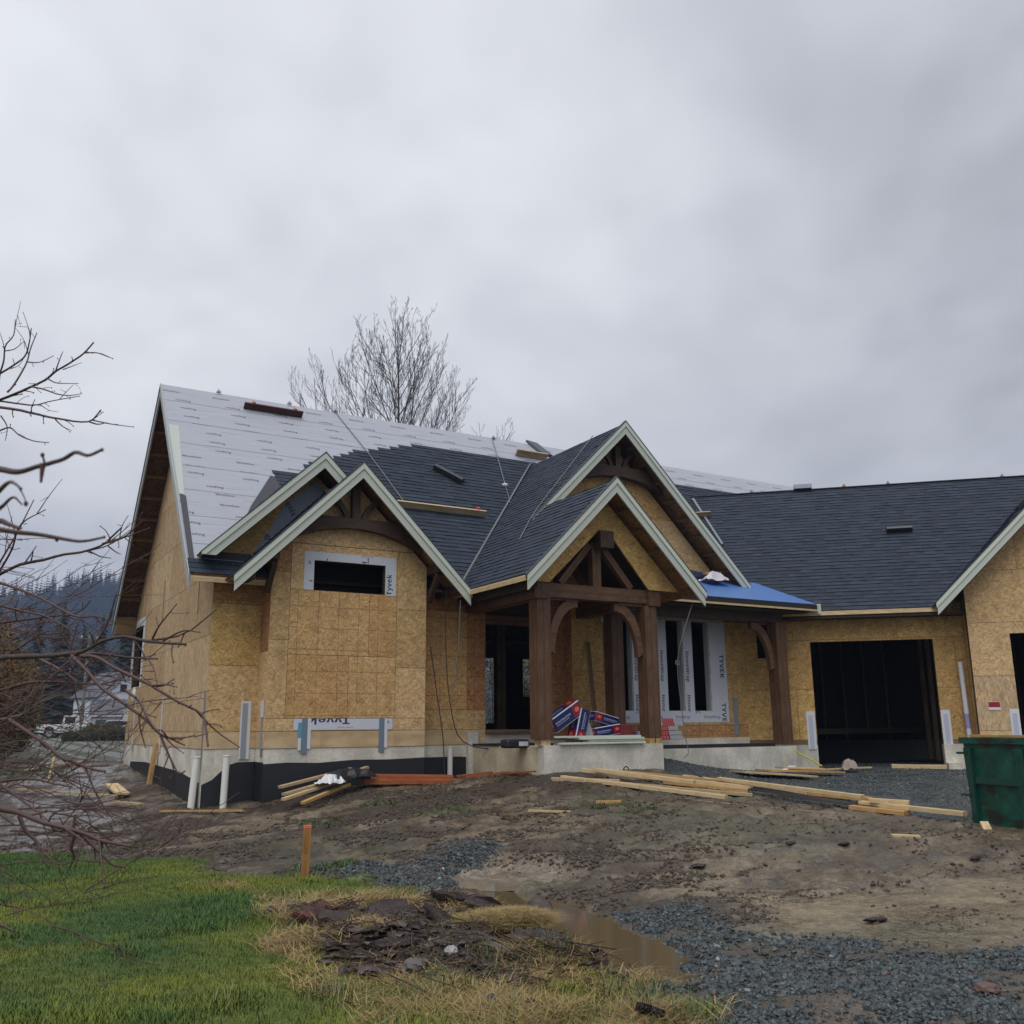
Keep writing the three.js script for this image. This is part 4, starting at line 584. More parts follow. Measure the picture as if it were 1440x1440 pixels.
{
  const stones = [[], [], []];
  for (let i = 0; i < 230000; i++) {
    const x = rr(-3.1, 2.4), z = rr(6.0, 14.8), q = zones(x, z), d = Math.max(q.gf, q.gs); if (rnd() > d * lerp(0.1, 1, smoothstep(fbm(x * 1.5 + 21, z * 1.9, 4), 0.4, 0.55)) || q.p2 > 0.7) continue; if (stones[0].length + stones[1].length + stones[2].length > 56000) break;
    const s = 0.0055 + 0.018 * Math.pow(rnd(), 2.6), v = rr(0.35, 1.5), w = rnd(), red = w < 0.06, pale = w > 0.994;
    stones[(rnd() * 3) | 0].push([x, ground(x, z) + s * 0.3, z, s * rr(0.8, 1.5), s * rr(0.5, 0.9), s * rr(0.7, 1.2), rr(0, 6.28), rr(-0.5, 0.5), (red ? 0.075 : pale ? 0.22 : 0.040) * v, (red ? 0.055 : pale ? 0.22 : 0.053) * v, (red ? 0.042 : pale ? 0.22 : 0.057) * v]);
  }
  stones.forEach((l, k) => scatter('gravel_stones', rockGeo(0, 0.42), mWet, l, ['wet blue grey crushed stones strewn across the lower right foreground', 'wet crushed stones mixed through the foreground gravel', 'dark wet gravel chips beside the lawn edge'][k], 'gravel'));
  const drv = []; for (let i = 0; i < 60000 && drv.length < 20000; i++) { const x = rr(5, 16), z = rr(0, 12), q = zones(x, z); if (rnd() > q.drv) continue; const s = rr(0.008, 0.02), v = rr(0.45, 1.8), p = rnd() > 0.985; drv.push([x, ground(x, z) + s * 0.3, z, s * 1.2, s * 0.7, s, rr(0, 6.28), rr(-0.5, 0.5), (p ? 0.22 : 0.05) * v, (p ? 0.2 : 0.061) * v, (p ? 0.17 : 0.064) * v]); }
  scatter('driveway_gravel', rockGeo(0, 0.3), mWet, drv, 'fine blue grey gravel bed in front of the garage', 'gravel');
  const clods = []; for (let i = 0; i < 220000 && clods.length < 30000; i++) { const x = rr(-6.5, 6), z = rr(-1, 12.5), q = zones(x, z), m = 1 - q.lawn - q.drv - q.gf - q.sandy * 0.8 - q.p1 - q.p2; if (inHouse(x, z) || (z < 2.4 && x > 2.9) || (z < 0.1 && x > -2.4) || rnd() > m * smoothstep(fbm(x * 1.3 + 12, z * 2.4, 4), 0.46, 0.58) * lerp(1, 0.1, smoothstep(x, -0.3, 2.5))) continue; const s = 0.005 + 0.02 * Math.pow(rnd(), 2.8) * (1 - q.sandy * 0.6), v = rr(0.6, 1.4); clods.push([x, ground(x, z) + s * 0.2, z, s * rr(0.9, 1.5), s * rr(0.6, 1), s, rr(0, 6.28), rr(-0.5, 0.5), 0.062 * v, 0.044 * v, 0.032 * v]); }
  scatter('mud_clods', rockGeo(1, 0.25), mat([1, 1, 1], 0.7), clods, 'crumbled brown mud clods over the churned yard', 'mud');
  const chips = []; for (let i = 0; i < 30000 && chips.length < 2600; i++) { const x = rr(-6, 6), z = rr(-0.5, 12.8), q = zones(x, z); if (inHouse(x, z) || (z < 2.5 && x > 2.8) || (z < 0.1 && x > -2.4) || rnd() > 0.03 + 1.2 * q.deb - q.p2 - q.lawn * (1 - q.deb)) continue; const l = rr(0.008, 0.028) * (1 + 2 * q.deb), v = rr(0.4, 1.5); chips.push([x, ground(x, z) + 0.006, z, l, rr(0.004, 0.01), rr(0.005, 0.014), rr(0, 6.28), rr(-0.3, 0.3), 0.10 * v, 0.062 * v, 0.04 * v, rr(-0.3, 0.3)]); }
  scatter('wood_chips', new THREE.BoxGeometry(2, 2, 2), mat([1, 1, 1], 0.75), chips, 'small splinters and bark scraps littering the mud and bark pile', 'wood chips');
  const twigs = []; for (let i = 0; i < 900; i++) { const a = i / 900, x = rr(-4.0, -2.1), z = rr(8.8, 12.2), q = zones(x, z); if (rnd() > q.deb + 0.03) continue; const v = rr(0.4, 1.2); twigs.push([x, ground(x, z) + rr(0.01, 0.06), z, rr(0.05, 0.17), 0.0035, 0.0035, rr(0, 6.28), 0, 0.07 * v, 0.045 * v, 0.03 * v, rr(-0.35, 0.35)]); }
  scatter('twig_litter', new THREE.BoxGeometry(2, 2, 2), mWhite, twigs, 'thin dead twigs tangled in the bark pile', 'twigs');
}
{ const l = [], g = rockGeo(1, 0.35, 0.3); for (let i = 0; i < 4000 && l.length < 900; i++) { const x = rr(-4.1, -2.0), z = rr(8.6, 12.2), q = zones(x, z); if (q.deb < 0.5) continue; const s = rr(0.015, 0.07), v = rr(0.4, 1.4); l.push([x, ground(x, z) + 0.01, z, s * 1.5, s * 0.8, s * 0.8, rr(0, 6), rr(-0.4, 0.4), 0.055 * v, 0.036 * v, 0.033 * v]); } scatter('bark_pieces', g, mWet, l, 'small broken dark bark pieces heaped between the bark slabs', 'bark'); }
// slabs of bark, rocks and leaves in the pile
const barkTex = dataTex(256, 256, (u, v) => { const n = tn(u * 0.4, v, 22, 4), k = 0.3 + 0.9 * (n - 0.35); return [0.30 * k + 0.05, 0.20 * k + 0.035, 0.17 * k + 0.035]; }, true);
const bark = mat([1, 1, 1], 0.45, { map: barkTex, bumpMap: bumpFlake, bumpScale: 0.02 });
[[-3.62, 9.25, 0.42, 0.16, 0.5, 'reddish torn bark slab at the left end of the pile'], [-3.66, 9.75, 0.3, 0.17, 1.2, 'flat wet grey bark slab just right of the red one'], [-3.15, 9.75, 0.52, 0.19, 0.35, 'long dark bark slab across the top of the pile'], [-2.62, 9.75, 0.36, 0.2, 0.9, 'tilted purple brown bark slab at the right end of the pile'], [-2.95, 10.35, 0.4, 0.22, 0.2, 'broad pinkish brown bark slab in the middle of the pile'], [-3.1, 10.9, 0.34, 0.2, -0.4, 'flat dark grey bark slab below the middle one'], [-3.58, 10.75, 0.3, 0.13, 0.1, 'black wet bark strip beside the white stone'], [-2.75, 11.35, 0.36, 0.12, -0.8, 'narrow brown bark strip near the bottom of the pile'], [-2.45, 10.1, 0.42, 0.15, -0.7, 'rotted bark strip between the straw tuft and puddle'], [-2.95, 12.9, 0.16, 0.1, 0.6, 'small dark bark lump in the straw at lower right']].forEach(([x, z, l, w, t, lab], i) => {
  const n = 16, ol = Array.from({ length: n }, (_, k) => { const a = (k / n) * 6.283, e = rr(0.72, 1.12), sx = Math.sign(Math.cos(a)) * Math.pow(Math.abs(Math.cos(a)), 0.6), sz = Math.sign(Math.sin(a)) * Math.pow(Math.abs(Math.sin(a)), 0.75); return [sx * l * 0.6 * e, sz * w * 0.8 * e]; });
  const g = plate(frame(V(0, 0, 0), X, V(0, 0, -1)), ol, -0.03, 0.015, { s: 0.7 }); { const p = g.attributes.position; for (let k = 0; k < p.count; k++) p.setY(k, p.getY(k) + 0.03 * Math.sin(p.getX(k) * 9 + i) + 0.05 * (vnoise(p.getX(k) * 9 + i * 7, p.getZ(k) * 9) - 0.5)); } g.computeVertexNormals(); g.rotateZ(rr(-0.3, 0.3)).rotateX(rr(0, 0.35)).rotateY(t);
  const o = add('bark_slab', g, i === 0 ? mat([2.0, 1.0, 0.75], 0.5, { map: barkTex, bumpMap: bumpFlake, bumpScale: 0.02 }) : i % 3 ? bark : mat([0.6, 0.6, 0.66], 0.25, { map: barkTex, bumpMap: bumpFlake, bumpScale: 0.02 })); o.position.set(x, ground(x, z) + 0.05, z); tag(o, lab, 'bark slab'); });
function boxProject(g) { const p = g.attributes.position, u = new Float32Array(p.count * 2); for (let i = 0; i < p.count; i++) u.set([p.getX(i) * 2, p.getZ(i) * 2 + p.getY(i)], i * 2); g.setAttribute('uv', new THREE.BufferAttribute(u, 2)); }
function stone(x, z, s, c, lab, f = 0.6) { const g = rockGeo(2, 0.14, f).scale(s, s, s * 0.8); boxProject(g); const o = add('loose_stone', g, mat(c, 0.5, { bumpMap: bumpFlake, bumpScale: 0.004 })); o.position.set(x, ground(x, z) + s * 0.25, z); o.rotation.y = rr(0, 6); return tag(o, lab, 'stone'); }
stone(-3.32, 11.15, 0.06, [0.3, 0.3, 0.3], 'pale whitish stone at the front of the bark pile'); stone(-3.62, 11.2, 0.1, [0.09, 0.08, 0.08], 'dark rounded stone left of the pale stone'); stone(-1.67, 9.66, 0.16, [0.05, 0.038, 0.028], 'dark earth clump standing in the brown puddle', 0.8); stone(-2.55, 9.2, 0.06, [0.05, 0.04, 0.035], 'small dark lump beside the puddle behind the bark'); stone(-0.3, 14.0, 0.08, [0.14, 0.08, 0.06], 'reddish cobble in the foreground gravel'); stone(-1.0, 13.6, 0.07, [0.11, 0.06, 0.05], 'rust coloured cobble near the bottom of the gravel');
for (const [x, z, lab] of [[-3.72, 8.45, 'curled dark dead leaf on the lawn above the bark pile'], [-3.55, 12.15, 'black upright dead leaf below the bark pile'], [-4.05, 11.0, 'brown dead leaf in the grass left of the pile'], [-4.5, 12.6, 'large dark dead leaf near the bottom of the lawn'], [-3.95, 13.1, 'curled brown leaf at the bottom edge of the lawn'], [-3.4, 12.35, 'small crumpled leaf below the black leaf']]) {
  const g = new THREE.SphereGeometry(0.055, 8, 5, 0, 6.28, 0, 1.2).scale(1, 0.7, 0.65); const o = add('dead_leaf', g, mat([0.035, 0.025, 0.02], 0.6)); o.position.set(x, ground(x, z) + 0.03, z); o.rotation.set(rr(-0.9, 0.9), rr(0, 6), rr(-0.5, 0.5)); tag(o, lab, 'leaf'); }
{ const t = new THREE.Group(); t.name = 'straw_tussock'; t.position.set(-2.55, ground(-2.55, 10.55) - 0.02, 10.55); t.scale.set(1.15, 0.6, 1); scene.add(t); tag(t, 'rounded tussock of dry golden grass beside the bark pile', 'grass tussock');
  part('dome', boxed(rockGeo(2, 0.32, 0.5).scale(0.27, 0.19, 0.22)), mat([0.10, 0.075, 0.03], 0.9), t); const l = []; for (let i = 0; i < 1500; i++) { const a = rr(0, 6.28), r = Math.sqrt(rnd()) * 0.33, v = rr(0.6, 1.4); l.push([Math.cos(a) * r, 0.13 * Math.sqrt(Math.max(0, 1 - (r / 0.34) ** 2) * rr(0.4, 1)), Math.sin(a) * r, 1, 1, 1, rr(0, 6), 0, 0.28 * v, 0.2 * v, 0.075 * v]); }
  scatter('straw_blades', bladeTuft(4, 0.075, 0.04, 0.0022, 0.2), mWhite, l, null, null, t); }
function boxed(g) { boxProject(g); return g; }

// ---------------------------------------------------------------- loose timber, pipes, packages
function board(name, p, q, w, h, m, label, cat = 'board', group) { return tag(add(name, bar(p, q, w, h), m), label, cat, group); }
const P3 = (x, y, z) => V(x, y, z);
for (const [a, b, c, d, u, m, l] of [[2.9, 3.35, 4.9, 5.6, 0.05, 'oldLumber', 'grey weathered stud underneath the front of the lumber line'], [3.9, 3.4, 5.4, 4.7, 0.14, 'lumberWet', 'honey coloured stud on top in the middle of the lumber line'], [5.1, 4.6, 5.62, 7.2, 0.19, 'lumber', 'long pale stud lying over the dark steel rods'], [4.9, 3.7, 6.1, 5.0, 0.05, 'lumberWet', 'wet board half buried in gravel behind the lumber line']]) tag(add('lumber_board', bar(V(a, gh(a, b) + u, b), V(c, gh(c, d) + u, d), 0.11, 0.05), M[m]), l, 'board');
[[2.83, 3.13, 4.11, 5.85, 0.06, 'lumber', 'long pale stud nearest the porch wall, front of the lumber line'], [3.34, 3.0, 5.28, 5.24, 0.12, 'lumber', 'long pale plank crossing behind the front stud of the lumber line'], [2.6, 3.15, 3.5, 3.9, 0.06, 'oldLumber', 'short plank end at the left tip of the lumber line'], [3.4, 3.3, 4.3, 4.9, 0.17, 'lumber', 'thick stud lying on top of the lumber line by the porch'], [4.3, 4.1, 5.2, 5.2, 0.07, 'lumberWet', 'wet honey coloured board in the middle of the lumber line'], [4.35, 3.5, 5.9, 4.5, 0.08, 'lumber', 'pale board at the back of the lumber line beneath the gravel slope'], [5.0, 3.8, 5.75, 6.0, 0.13, 'lumber', 'board with dark strap lying over the lumber line'], [5.62, 4.0, 6.5, 6.2, 0.06, 'lumber', 'long plank at the edge of the gravel behind the steel rods'], [5.9, 5.2, 6.4, 6.7, 0.07, 'lumberWet', 'short yellow board end beside the gravel'], [5.44, 7.3, 5.62, 8.9, 0.12, 'lumber', 'pale plank pointing at the green dumpster'], [5.55, 7.0, 5.75, 7.8, 0.06, 'lumberWet', 'short offcut beside the plank near the dumpster'], [5.3, 7.25, 5.45, 8.1, 0.06, 'lumberWet', 'wet offcut at the front of the small heap'], [5.4, 7.5, 5.65, 8.0, 0.18, 'lumber', 'offcut on top of the small heap by the dumpster']].forEach(([a, b, c, d, u, m, l], i) => board('lumber_board', on(a, b, u), on(c, d, u - 0.005), 0.11 + 0.03 * (i % 3), 0.06, M[m], l));
for (let k = 0; k < 9; k++) { const o = [on(5.05 + k * 0.02, 4.3 - k * 0.05, 0.08), on(5.2 + k * 0.022, 5.4, 0.1 + (k % 3) * 0.014), on(5.3 + k * 0.02, 6.5, 0.085 + (k % 3) * 0.014), on(5.38 + k * 0.022, 7.65, 0.08 + (k % 2) * 0.014)]; tag(add('steel_rod', tube(o, 0.009, 6), mat([0.05, 0.04, 0.038], 0.6)), 'long dark steel rod in the bundle beside the lumber line', 'steel rod', 'bundle of reinforcing rods along the gravel edge'); }
for (const [a, b, y, l] of [[4.9, 4.1, 0.2, 'upper'], [4.95, 4.25, 0.12, 'lower']]) board('steel_bracket', on(a, b - 0.12, y + 0.12), on(a + 0.14, b + 0.18, y - 0.05), 0.05, 0.02, M.cable, l + ' black steel bracket leaning on the lumber line', 'bracket');
board('lumber_offcut', on(0.94, 5.13, 0.04), on(1.31, 5.69, 0.04), 0.05, 0.03, M.lumber, 'thin pale lath lying alone in the mud', 'board'); board('lumber_offcut', on(1.95, 5.4, 0.05), on(2.25, 5.62, 0.05), 0.09, 0.05, M.lumberWet, 'short block offcut lying in the mud below the porch', 'board'); board('lumber_offcut', on(3.72, 9.2, 0.04), on(3.98, 9.4, 0.035), 0.12, 0.03, M.lumber, 'pale wedge offcut alone on the smooth mud at right', 'board'); board('lumber_offcut', on(3.4, 6.0, 0.03), on(4.6, 7.4, 0.03), 0.03, 0.015, M.oldLumber, 'thin grey lath lying parallel to the lumber line', 'board');
for (const [x, z, l, t, lab] of [[2.35, 8.7, 0.34, 0.3, 'long brown bark scrap on the mud'], [2.2, 9.0, 0.2, 0.4, 'short brown bark scrap below the long one'], [2.95, 8.3, 0.24, 0.6, 'brown bark scrap highest on the smooth mud'], [2.75, 9.3, 0.22, 0.2, 'reddish bark scrap near the pale wedge'], [0.6, 9.2, 0.2, 0.1, 'dark wood scrap in the middle of the mud'], [0.1, 11.9, 0.2, -0.3, 'dark wood scrap above the foreground gravel'], [3.3, 10.6, 0.22, 0.2, 'dark wood scrap at the far right of the mud']]) tag(add('bark_scrap', boxed(rockGeo(1, 0.2, 0.25).scale(l * 0.5, 0.08, 0.05).rotateY(t).translate(x, ground(x, z) + 0.02, z)), bark), lab, 'bark scrap');
// boards in front of the bay
[[-1.5, 0.62, 0.95, 0.0, 0.86, 0.35, 0.1, 'oldLumber', 'grey stud on top of the heap in front of the bay'], [-1.45, 0.5, 1.0, 0.15, 0.8, 0.5, 0.1, 'oldLumber', 'second grey stud in the heap in front of the bay'], [-1.5, 0.43, 1.15, -0.1, 0.72, 0.6, 0.09, 'lumber', 'pale stud low in the heap in front of the bay'], [-1.25, 0.38, 1.45, -0.2, 0.62, 0.8, 0.09, 'lumberWet', 'honey coloured stud lowest in the heap by the bay'], [-1.0, 0.58, 0.9, 0.3, 0.88, 0.4, 0.1, 'oldLumber', 'weathered stud at the back of the heap by the bay']].forEach(([a, b, c, d, e, f, w, m, l]) => board('lumber_board', P3(a, b, c), P3(d, e, f), w, 0.045, M[m], l));
[[0.1, 0.72, 0.4, 1.75, 0.67, 0.95, 0.1, 'reddish cedar beam on top, lying in front of the bay'], [0.15, 0.64, 0.62, 2.0, 0.6, 1.15, 0.09, 'reddish cedar beam at the front below the bay'], [0.35, 0.63, 0.35, 1.9, 0.66, 0.75, 0.08, 'reddish cedar beam at the back against the bay footing']].forEach(([a, b, c, d, e, f, h, l]) => board('cedar_beam', P3(a, b, c), P3(d, e, f), 0.14, h, M.cedar, l, 'beam'));
function crumple(w, d, amp, m, pos, turn, label, cat, f = 3) { const g = new THREE.PlaneGeometry(w, d, 22, 22).rotateX(-Math.PI / 2), p = g.attributes.position, s = rr(0, 50); for (let i = 0; i < p.count; i++) { const x = p.getX(i), z = p.getZ(i), n = 1 - Math.abs(2 * fbm(x * f / w + s, z * f / d, 3) - 1), e = 1 - Math.max(Math.abs(x) / (w / 2), Math.abs(z) / (d / 2)) ** 3; p.setXYZ(i, x + 0.12 * w * (fbm(x * 4 + s, z * 4, 2) - 0.5), n * amp * (0.3 + 0.7 * e), z + 0.12 * d * (fbm(x * 4, z * 4 + s, 2) - 0.5)); } g.computeVertexNormals(); const o = add('plastic_sheet', g, m); o.position.set(...pos); o.rotation.set(0, turn, 0); return tag(o, label, cat); }
crumple(0.4, 0.42, 0.2, M.white, [-0.62, 0.62, 1.0], 0.4, 'crumpled white plastic sheet on the heap by the bay', 'plastic sheet'); crumple(0.95, 0.45, 0.22, M.tar, [-0.15, 0.68, 0.72], 0.35, 'crumpled black plastic sheet beside the white one', 'plastic sheet');
for (const [a, b, c, d, w, l] of [[2.05, 0.6, 2.75, 0.75, 0.14, 'wide brown board below the white pipe at the entry'], [2.0, 1.1, 2.7, 1.5, 0.05, 'thin lath in front of the board at the entry'], [2.55, 1.3, 2.85, 2.2, 0.06, 'thin lath running along the porch footing']]) board('form_board', on(a, b, 0.06), on(c, d, 0.06), w, 0.03, M.cedar, l);
[[-5.1, -5.6, -3.55, -2.95, 0.08, 'oldLumber', 'long grey plank lying in the wet mud at far left'], [-3.36, -5.1, -3.4, -3.2, 0.26, 'lumber', 'short wide plank tilted in the mud near the corner'], [-3.72, -2.7, -3.3, -1.5, 0.1, 'oldLumber', 'short grey plank nearest the left corner'], [-4.9, -9, -3.2, -10.5, 0.12, 'oldLumber', 'pale plank lying far back beside the left wall']].forEach(([a, b, c, d, w, m, l]) => board('mud_plank', on(a, b, 0.05), on(c, d, 0.09), w, 0.04, M[m], l));
board('form_board', on(-3.09, -0.88, 0.03), on(-2.0, 0.6, 0.03), 0.06, 0.03, M.lumberWet, 'thin board edging the mud at the left corner');
board('wood_prop', V(-2.62, 0.42, -4.95), V(-2.53, 1.3, -4.95), 0.11, 0.09, M.lumberWet, 'wooden post propped against the left footing', 'post');
board('marker_lath', V(-4.4, 0.35, -7.6), V(-4.3, 1.0, -7.7), 0.06, 0.02, M.lumber, 'thin lath standing in the mud at far left', 'stake');
{ const t = thing('survey_stake', 'wooden stake with an orange painted top at the lawn edge', 'stake', [-2.98, ground(-2.98, 6.92), 6.92]); part('shaft', box(0, 0.22, 0, 0.075, 0.56, 0.045), wood([158, 112, 60], 0.6, 16), t); part('painted_top', box(0, 0.508, 0, 0.078, 0.03, 0.048), mat([0.75, 0.16, 0.07], 0.5), t); t.rotation.z = -0.02; }
function pipe(x, z, y0, y1, r, lean, lab) { const t = thing('drain_pipe', lab, 'pipe', [x, y0, z]); part('tube', tube([V(0, -0.1, 0), V(lean / 2, (y1 - y0) / 2, 0), V(lean, y1 - y0, 0)], r, 14, 6), M.pvc, t); part('collar', new THREE.TorusGeometry(r * 1.02, r * 0.16, 8, 18).rotateX(Math.PI / 2).translate(lean, y1 - y0, 0), M.pvc, t); part('pipe_mouth', new THREE.CircleGeometry(r * 0.9, 16).rotateX(-Math.PI / 2).translate(lean, y1 - y0 + 0.004, 0), M.dark, t); return t; }  // dark disc paints the shade inside the open pipe end
pipe(-2.62, -0.68, 0.15, 1.1, 0.062, 0.06, 'white drain pipe upright at the left corner of the footing'); pipe(-2.14, -0.3, 0.15, 1.12, 0.06, 0.02, 'white drain pipe upright in front of the recessed wall'); pipe(2.42, -0.42, 0.55, 1.2, 0.055, 0, 'short white drain pipe between the bay and the porch');
{ const a = GI.clone().addScaledVector(G, 4.97).addScaledVector(GN, 0.22).setY(0.6), b = GI.clone().addScaledVector(G, 4.96).addScaledVector(GN, 0.07).setY(3.0); const t = thing('tall_pipe', 'tall white plastic pipe leaning beside the garage opening', 'pipe', a.toArray()); const d = b.clone().sub(a); part('tube', tube([V(0, 0, 0), d.clone().multiplyScalar(0.5), d], 0.055, 14, 4), M.white, t); part('printed_band', tube([d.clone().multiplyScalar(0.36), d.clone().multiplyScalar(0.5)], 0.0565, 14, 2), mat([0.3, 0.28, 0.5], 0.5), t); }
tag(add('ground_ring', new THREE.TorusGeometry(0.06, 0.012, 6, 14, 3.6).translate(0, 0.06, 0), M.cable), 'small dark metal hook standing against the porch wall', 'hook').position.set(4.6, gh(4.6, 2.6), 2.62);
{ // notice on the garage bay
  const F = GF(0.6), t = canvasTex(128, 80, (x) => { x.fillStyle = '#d6d0cc'; x.fillRect(0, 0, 128, 80); x.fillStyle = '#96242b'; x.fillRect(4, 4, 120, 50); x.fillStyle = '#6f1a22'; x.fillRect(14, 20, 100, 5); x.fillRect(20, 34, 88, 5); }); const s = thing('wall_notice', 'small red and white notice on the garage bay wall', 'sign', at(F, 5.47, 1.97).toArray());
  const f0 = frame(V(0, 0, 0), F.A, F.B); part('notice_board', plate(f0, rect(-0.13, -0.095, 0.13, 0.095), 0.006, 0.012, { s: [0.26, 0.19], o: [0.5, 0.5] }), mat([1, 1, 1], 0.4, { map: t }), s); }
// packages on the porch
const packTex = (a) => canvasTex(256, 128, (x) => { x.fillStyle = '#1d2350'; x.fillRect(0, 0, 256, 128); x.fillStyle = '#8d2028'; x.fillRect(a ? 0 : 176, 12, 76, 100); x.fillStyle = '#e0705a'; x.beginPath(); x.arc(a ? 40 : 216, 58, 20, 0, 7); x.fill(); x.fillStyle = '#c9cbe0'; x.fillRect(0, 0, 256, 7); x.fillRect(0, 121, 256, 7); x.fillStyle = 'rgba(200,205,235,0.8)'; for (let k = 0; k < 9; k++) { x.fillRect((a ? 90 : 14) + k * 16, 48 + (k % 3), 11, 15); if (k < 7) x.fillRect((a ? 94 : 20) + k * 17, 74, 12, 8); } });
const packs = [mat([1, 1, 1], 0.3, { map: packTex(0) }), mat([1, 1, 1], 0.3, { map: packTex(1) })];
[[3.78, 1.78, 1.75, 0.78, 0.3, 0.5, 0, 'blue and red shingle package tilted against the left porch post'], [4.15, 1.62, 1.72, 0.62, 0.26, 1.28, 1, 'blue shingle package standing on end behind the trim boards'], [4.85, 1.72, 1.55, 0.66, 0.2, -0.22, 1, 'dark blue shingle package on top of the right pair'], [4.82, 1.5, 1.62, 0.7, 0.2, 0.12, 0, 'blue shingle package at the bottom of the right pair']].forEach(([x, y, z, w, h, rz, k, l]) => { const t = thing('shingle_package', l, 'package', [x, y, z], 0.12); const b = part('wrapper', new RoundedBoxGeometry(w, h, 0.3, 2, 0.025), packs[k], t); b.rotation.z = rz; });
{ const o = add('panel_offcut', plate(frame(V(4.4, 1.28, 1.72), V(1, 0, 0.15), V(0.05, 1, -0.12)), [[-0.16, 0], [0.16, 0], [-0.06, 0.56], [-0.17, 0.52]], 0, 0.02), mat([0.36, 0.38, 0.39], 0.6)); tag(o, 'pale grey triangular offcut standing between the shingle packages', 'panel'); }
[[3.2, 5.18, 1.40, 2.33, 'topmost pale trim board on the porch edge'], [3.75, 5.22, 1.365, 2.38, 'middle pale trim board on the porch edge'], [3.95, 5.25, 1.325, 2.35, 'second lowest pale trim board on the porch edge'], [3.3, 5.24, 1.282, 2.4, 'lowest pale trim board on the porch edge']].forEach(([a, b, y, z, l], i) => board('trim_board', V(a, y, z - 0.1), V(b, y, z - 0.06), 0.2, 0.034, i % 2 ? M.mould : M.fascia, l));
{ const t = canvasTex(256, 64, (x) => { x.fillStyle = '#b8bcc2'; x.fillRect(0, 0, 256, 64); x.fillStyle = '#7d858f'; for (let k = 0; k < 5; k++) x.fillRect(0, 6 + k * 13, 256, 3); x.fillStyle = '#b3202a'; x.fillRect(92, 0, 90, 64); x.fillStyle = 'rgba(255,225,220,0.7)'; for (let k = 0; k < 5; k++) for (let j = 0; j < 3; j++) x.fillRect(98 + k * 16, 8 + j * 19, 11, 7); });
  const m = mat([1, 1, 1], 0.35, { map: t });
  [[6.95, 1.33, 0.62, 1.25, 'bottom'], [6.95, 1.43, 0.6, 1.2, 'second'], [7.0, 1.53, 0.58, 0.95, 'third'], [7.2, 1.62, 0.56, 0.9, 'fourth'], [7.18, 1.7, 0.55, 0.9, 'topmost']].forEach(([x, y, z, w, l], i) => { const g = new RoundedBoxGeometry(w, 0.085, 0.3, 2, 0.012); const o = add('siding_bundle', g, m); o.position.set(x, y, z); o.rotation.y = rr(-0.05, 0.05); tag(o, l + ' white bundle with a red label stacked under the porch windows', 'bundle'); });
  const rt = mat([0.22, 0.03, 0.03], 0.4); [[5.42, 1.32, 1.35, 'lower red carton beside the right porch post'], [5.38, 1.46, 1.33, 'middle red carton beside the right porch post'], [5.4, 1.57, 1.34, 'upper red carton beside the right porch post']].forEach(([x, y, z, l]) => { const t = thing('red_carton', l, 'carton', [x, y, z]); part('carton_body', new RoundedBoxGeometry(0.5, 0.1, 0.3, 2, 0.012), rt, t); part('carton_end', box(-0.252, 0, 0, 0.006, 0.08, 0.26), mat([0.13, 0.1, 0.3], 0.4), t); part('flap', box(0.05, 0.052, 0.05, 0.3, 0.004, 0.2), mat([0.5, 0.3, 0.26], 0.6), t); }); }
{ const t = thing('power_tool_case', 'black tool case with a white label at the porch edge', 'case', [2.78, 1.28, 1.6]); part('case_body', new RoundedBoxGeometry(0.5, 0.16, 0.3, 3, 0.05), M.tar, t); part('case_label', box(0.1, 0.0, 0.153, 0.2, 0.08, 0.006), M.white, t); }
board('leaning_board', V(5.75, 3.45, -0.2), V(5.55, 1.4, 0.35), 0.09, 0.04, M.stud, 'brown board leaning on the wall behind the porch');
// scraps by the garage
[[7.3, 2.7, 8.9, 3.1, 0.65, 0.05, 'lumber', 'wide plywood strip lying at the foot of the low porch wall'], [8.3, 2.4, 10.3, 2.6, 0.5, 0.08, 'lumberWet', 'plywood strip overlapping the wide one near the garage'], [9.1, 2.1, 10.1, 2.3, 0.4, 0.14, 'lumber', 'plywood offcut stacked on the strips by the garage'], [9.6, 1.9, 10.6, 2.0, 0.1, 0.1, 'lumberWet', 'thick yellow block lying nearest the garage opening'], [10.9, 1.6, 12.0, 2.1, 0.1, 0.07, 'lumber', 'board lying just inside the left side of the garage opening']].forEach(([a, b, c, d, w, u, m, l]) => board('plywood_strip', on(a, b, u), on(c, d, u), w, 0.03, M[m], l));
{ const a = GI.clone().addScaledVector(G, 3.2).addScaledVector(GN, 0.2), b = GI.clone().addScaledVector(G, 4.4).addScaledVector(GN, 0.2); board('threshold_board', a.setY(gh(a.x, a.z) + 0.06), b.setY(gh(b.x, b.z) + 0.06), 0.1, 0.09, M.lumber, 'thick board lying across the right half of the garage opening'); }
tag(add('yellow_hose', tube([V(10.62, 1.0, 1.1), V(10.5, 0.85, 1.6), V(10.3, 0.68, 2.2)], 0.018, 8, 8), mat([0.55, 0.45, 0.03], 0.5)), 'yellow hose running down from the low porch wall', 'hose');
crumple(0.4, 0.3, 0.16, M.white, [9.95, gh(9.95, 1.7) + 0.03, 1.6], 0.2, 'crumpled white wrapper at the low porch wall', 'plastic sheet'); crumple(0.4, 0.35, 0.3, mat([0.3, 0.24, 0.19], 0.8), [11.4, gh(11.4, 1.9) + 0.01, 2.0], 0.8, 'crumpled brown paper sack before the garage opening', 'paper sack');
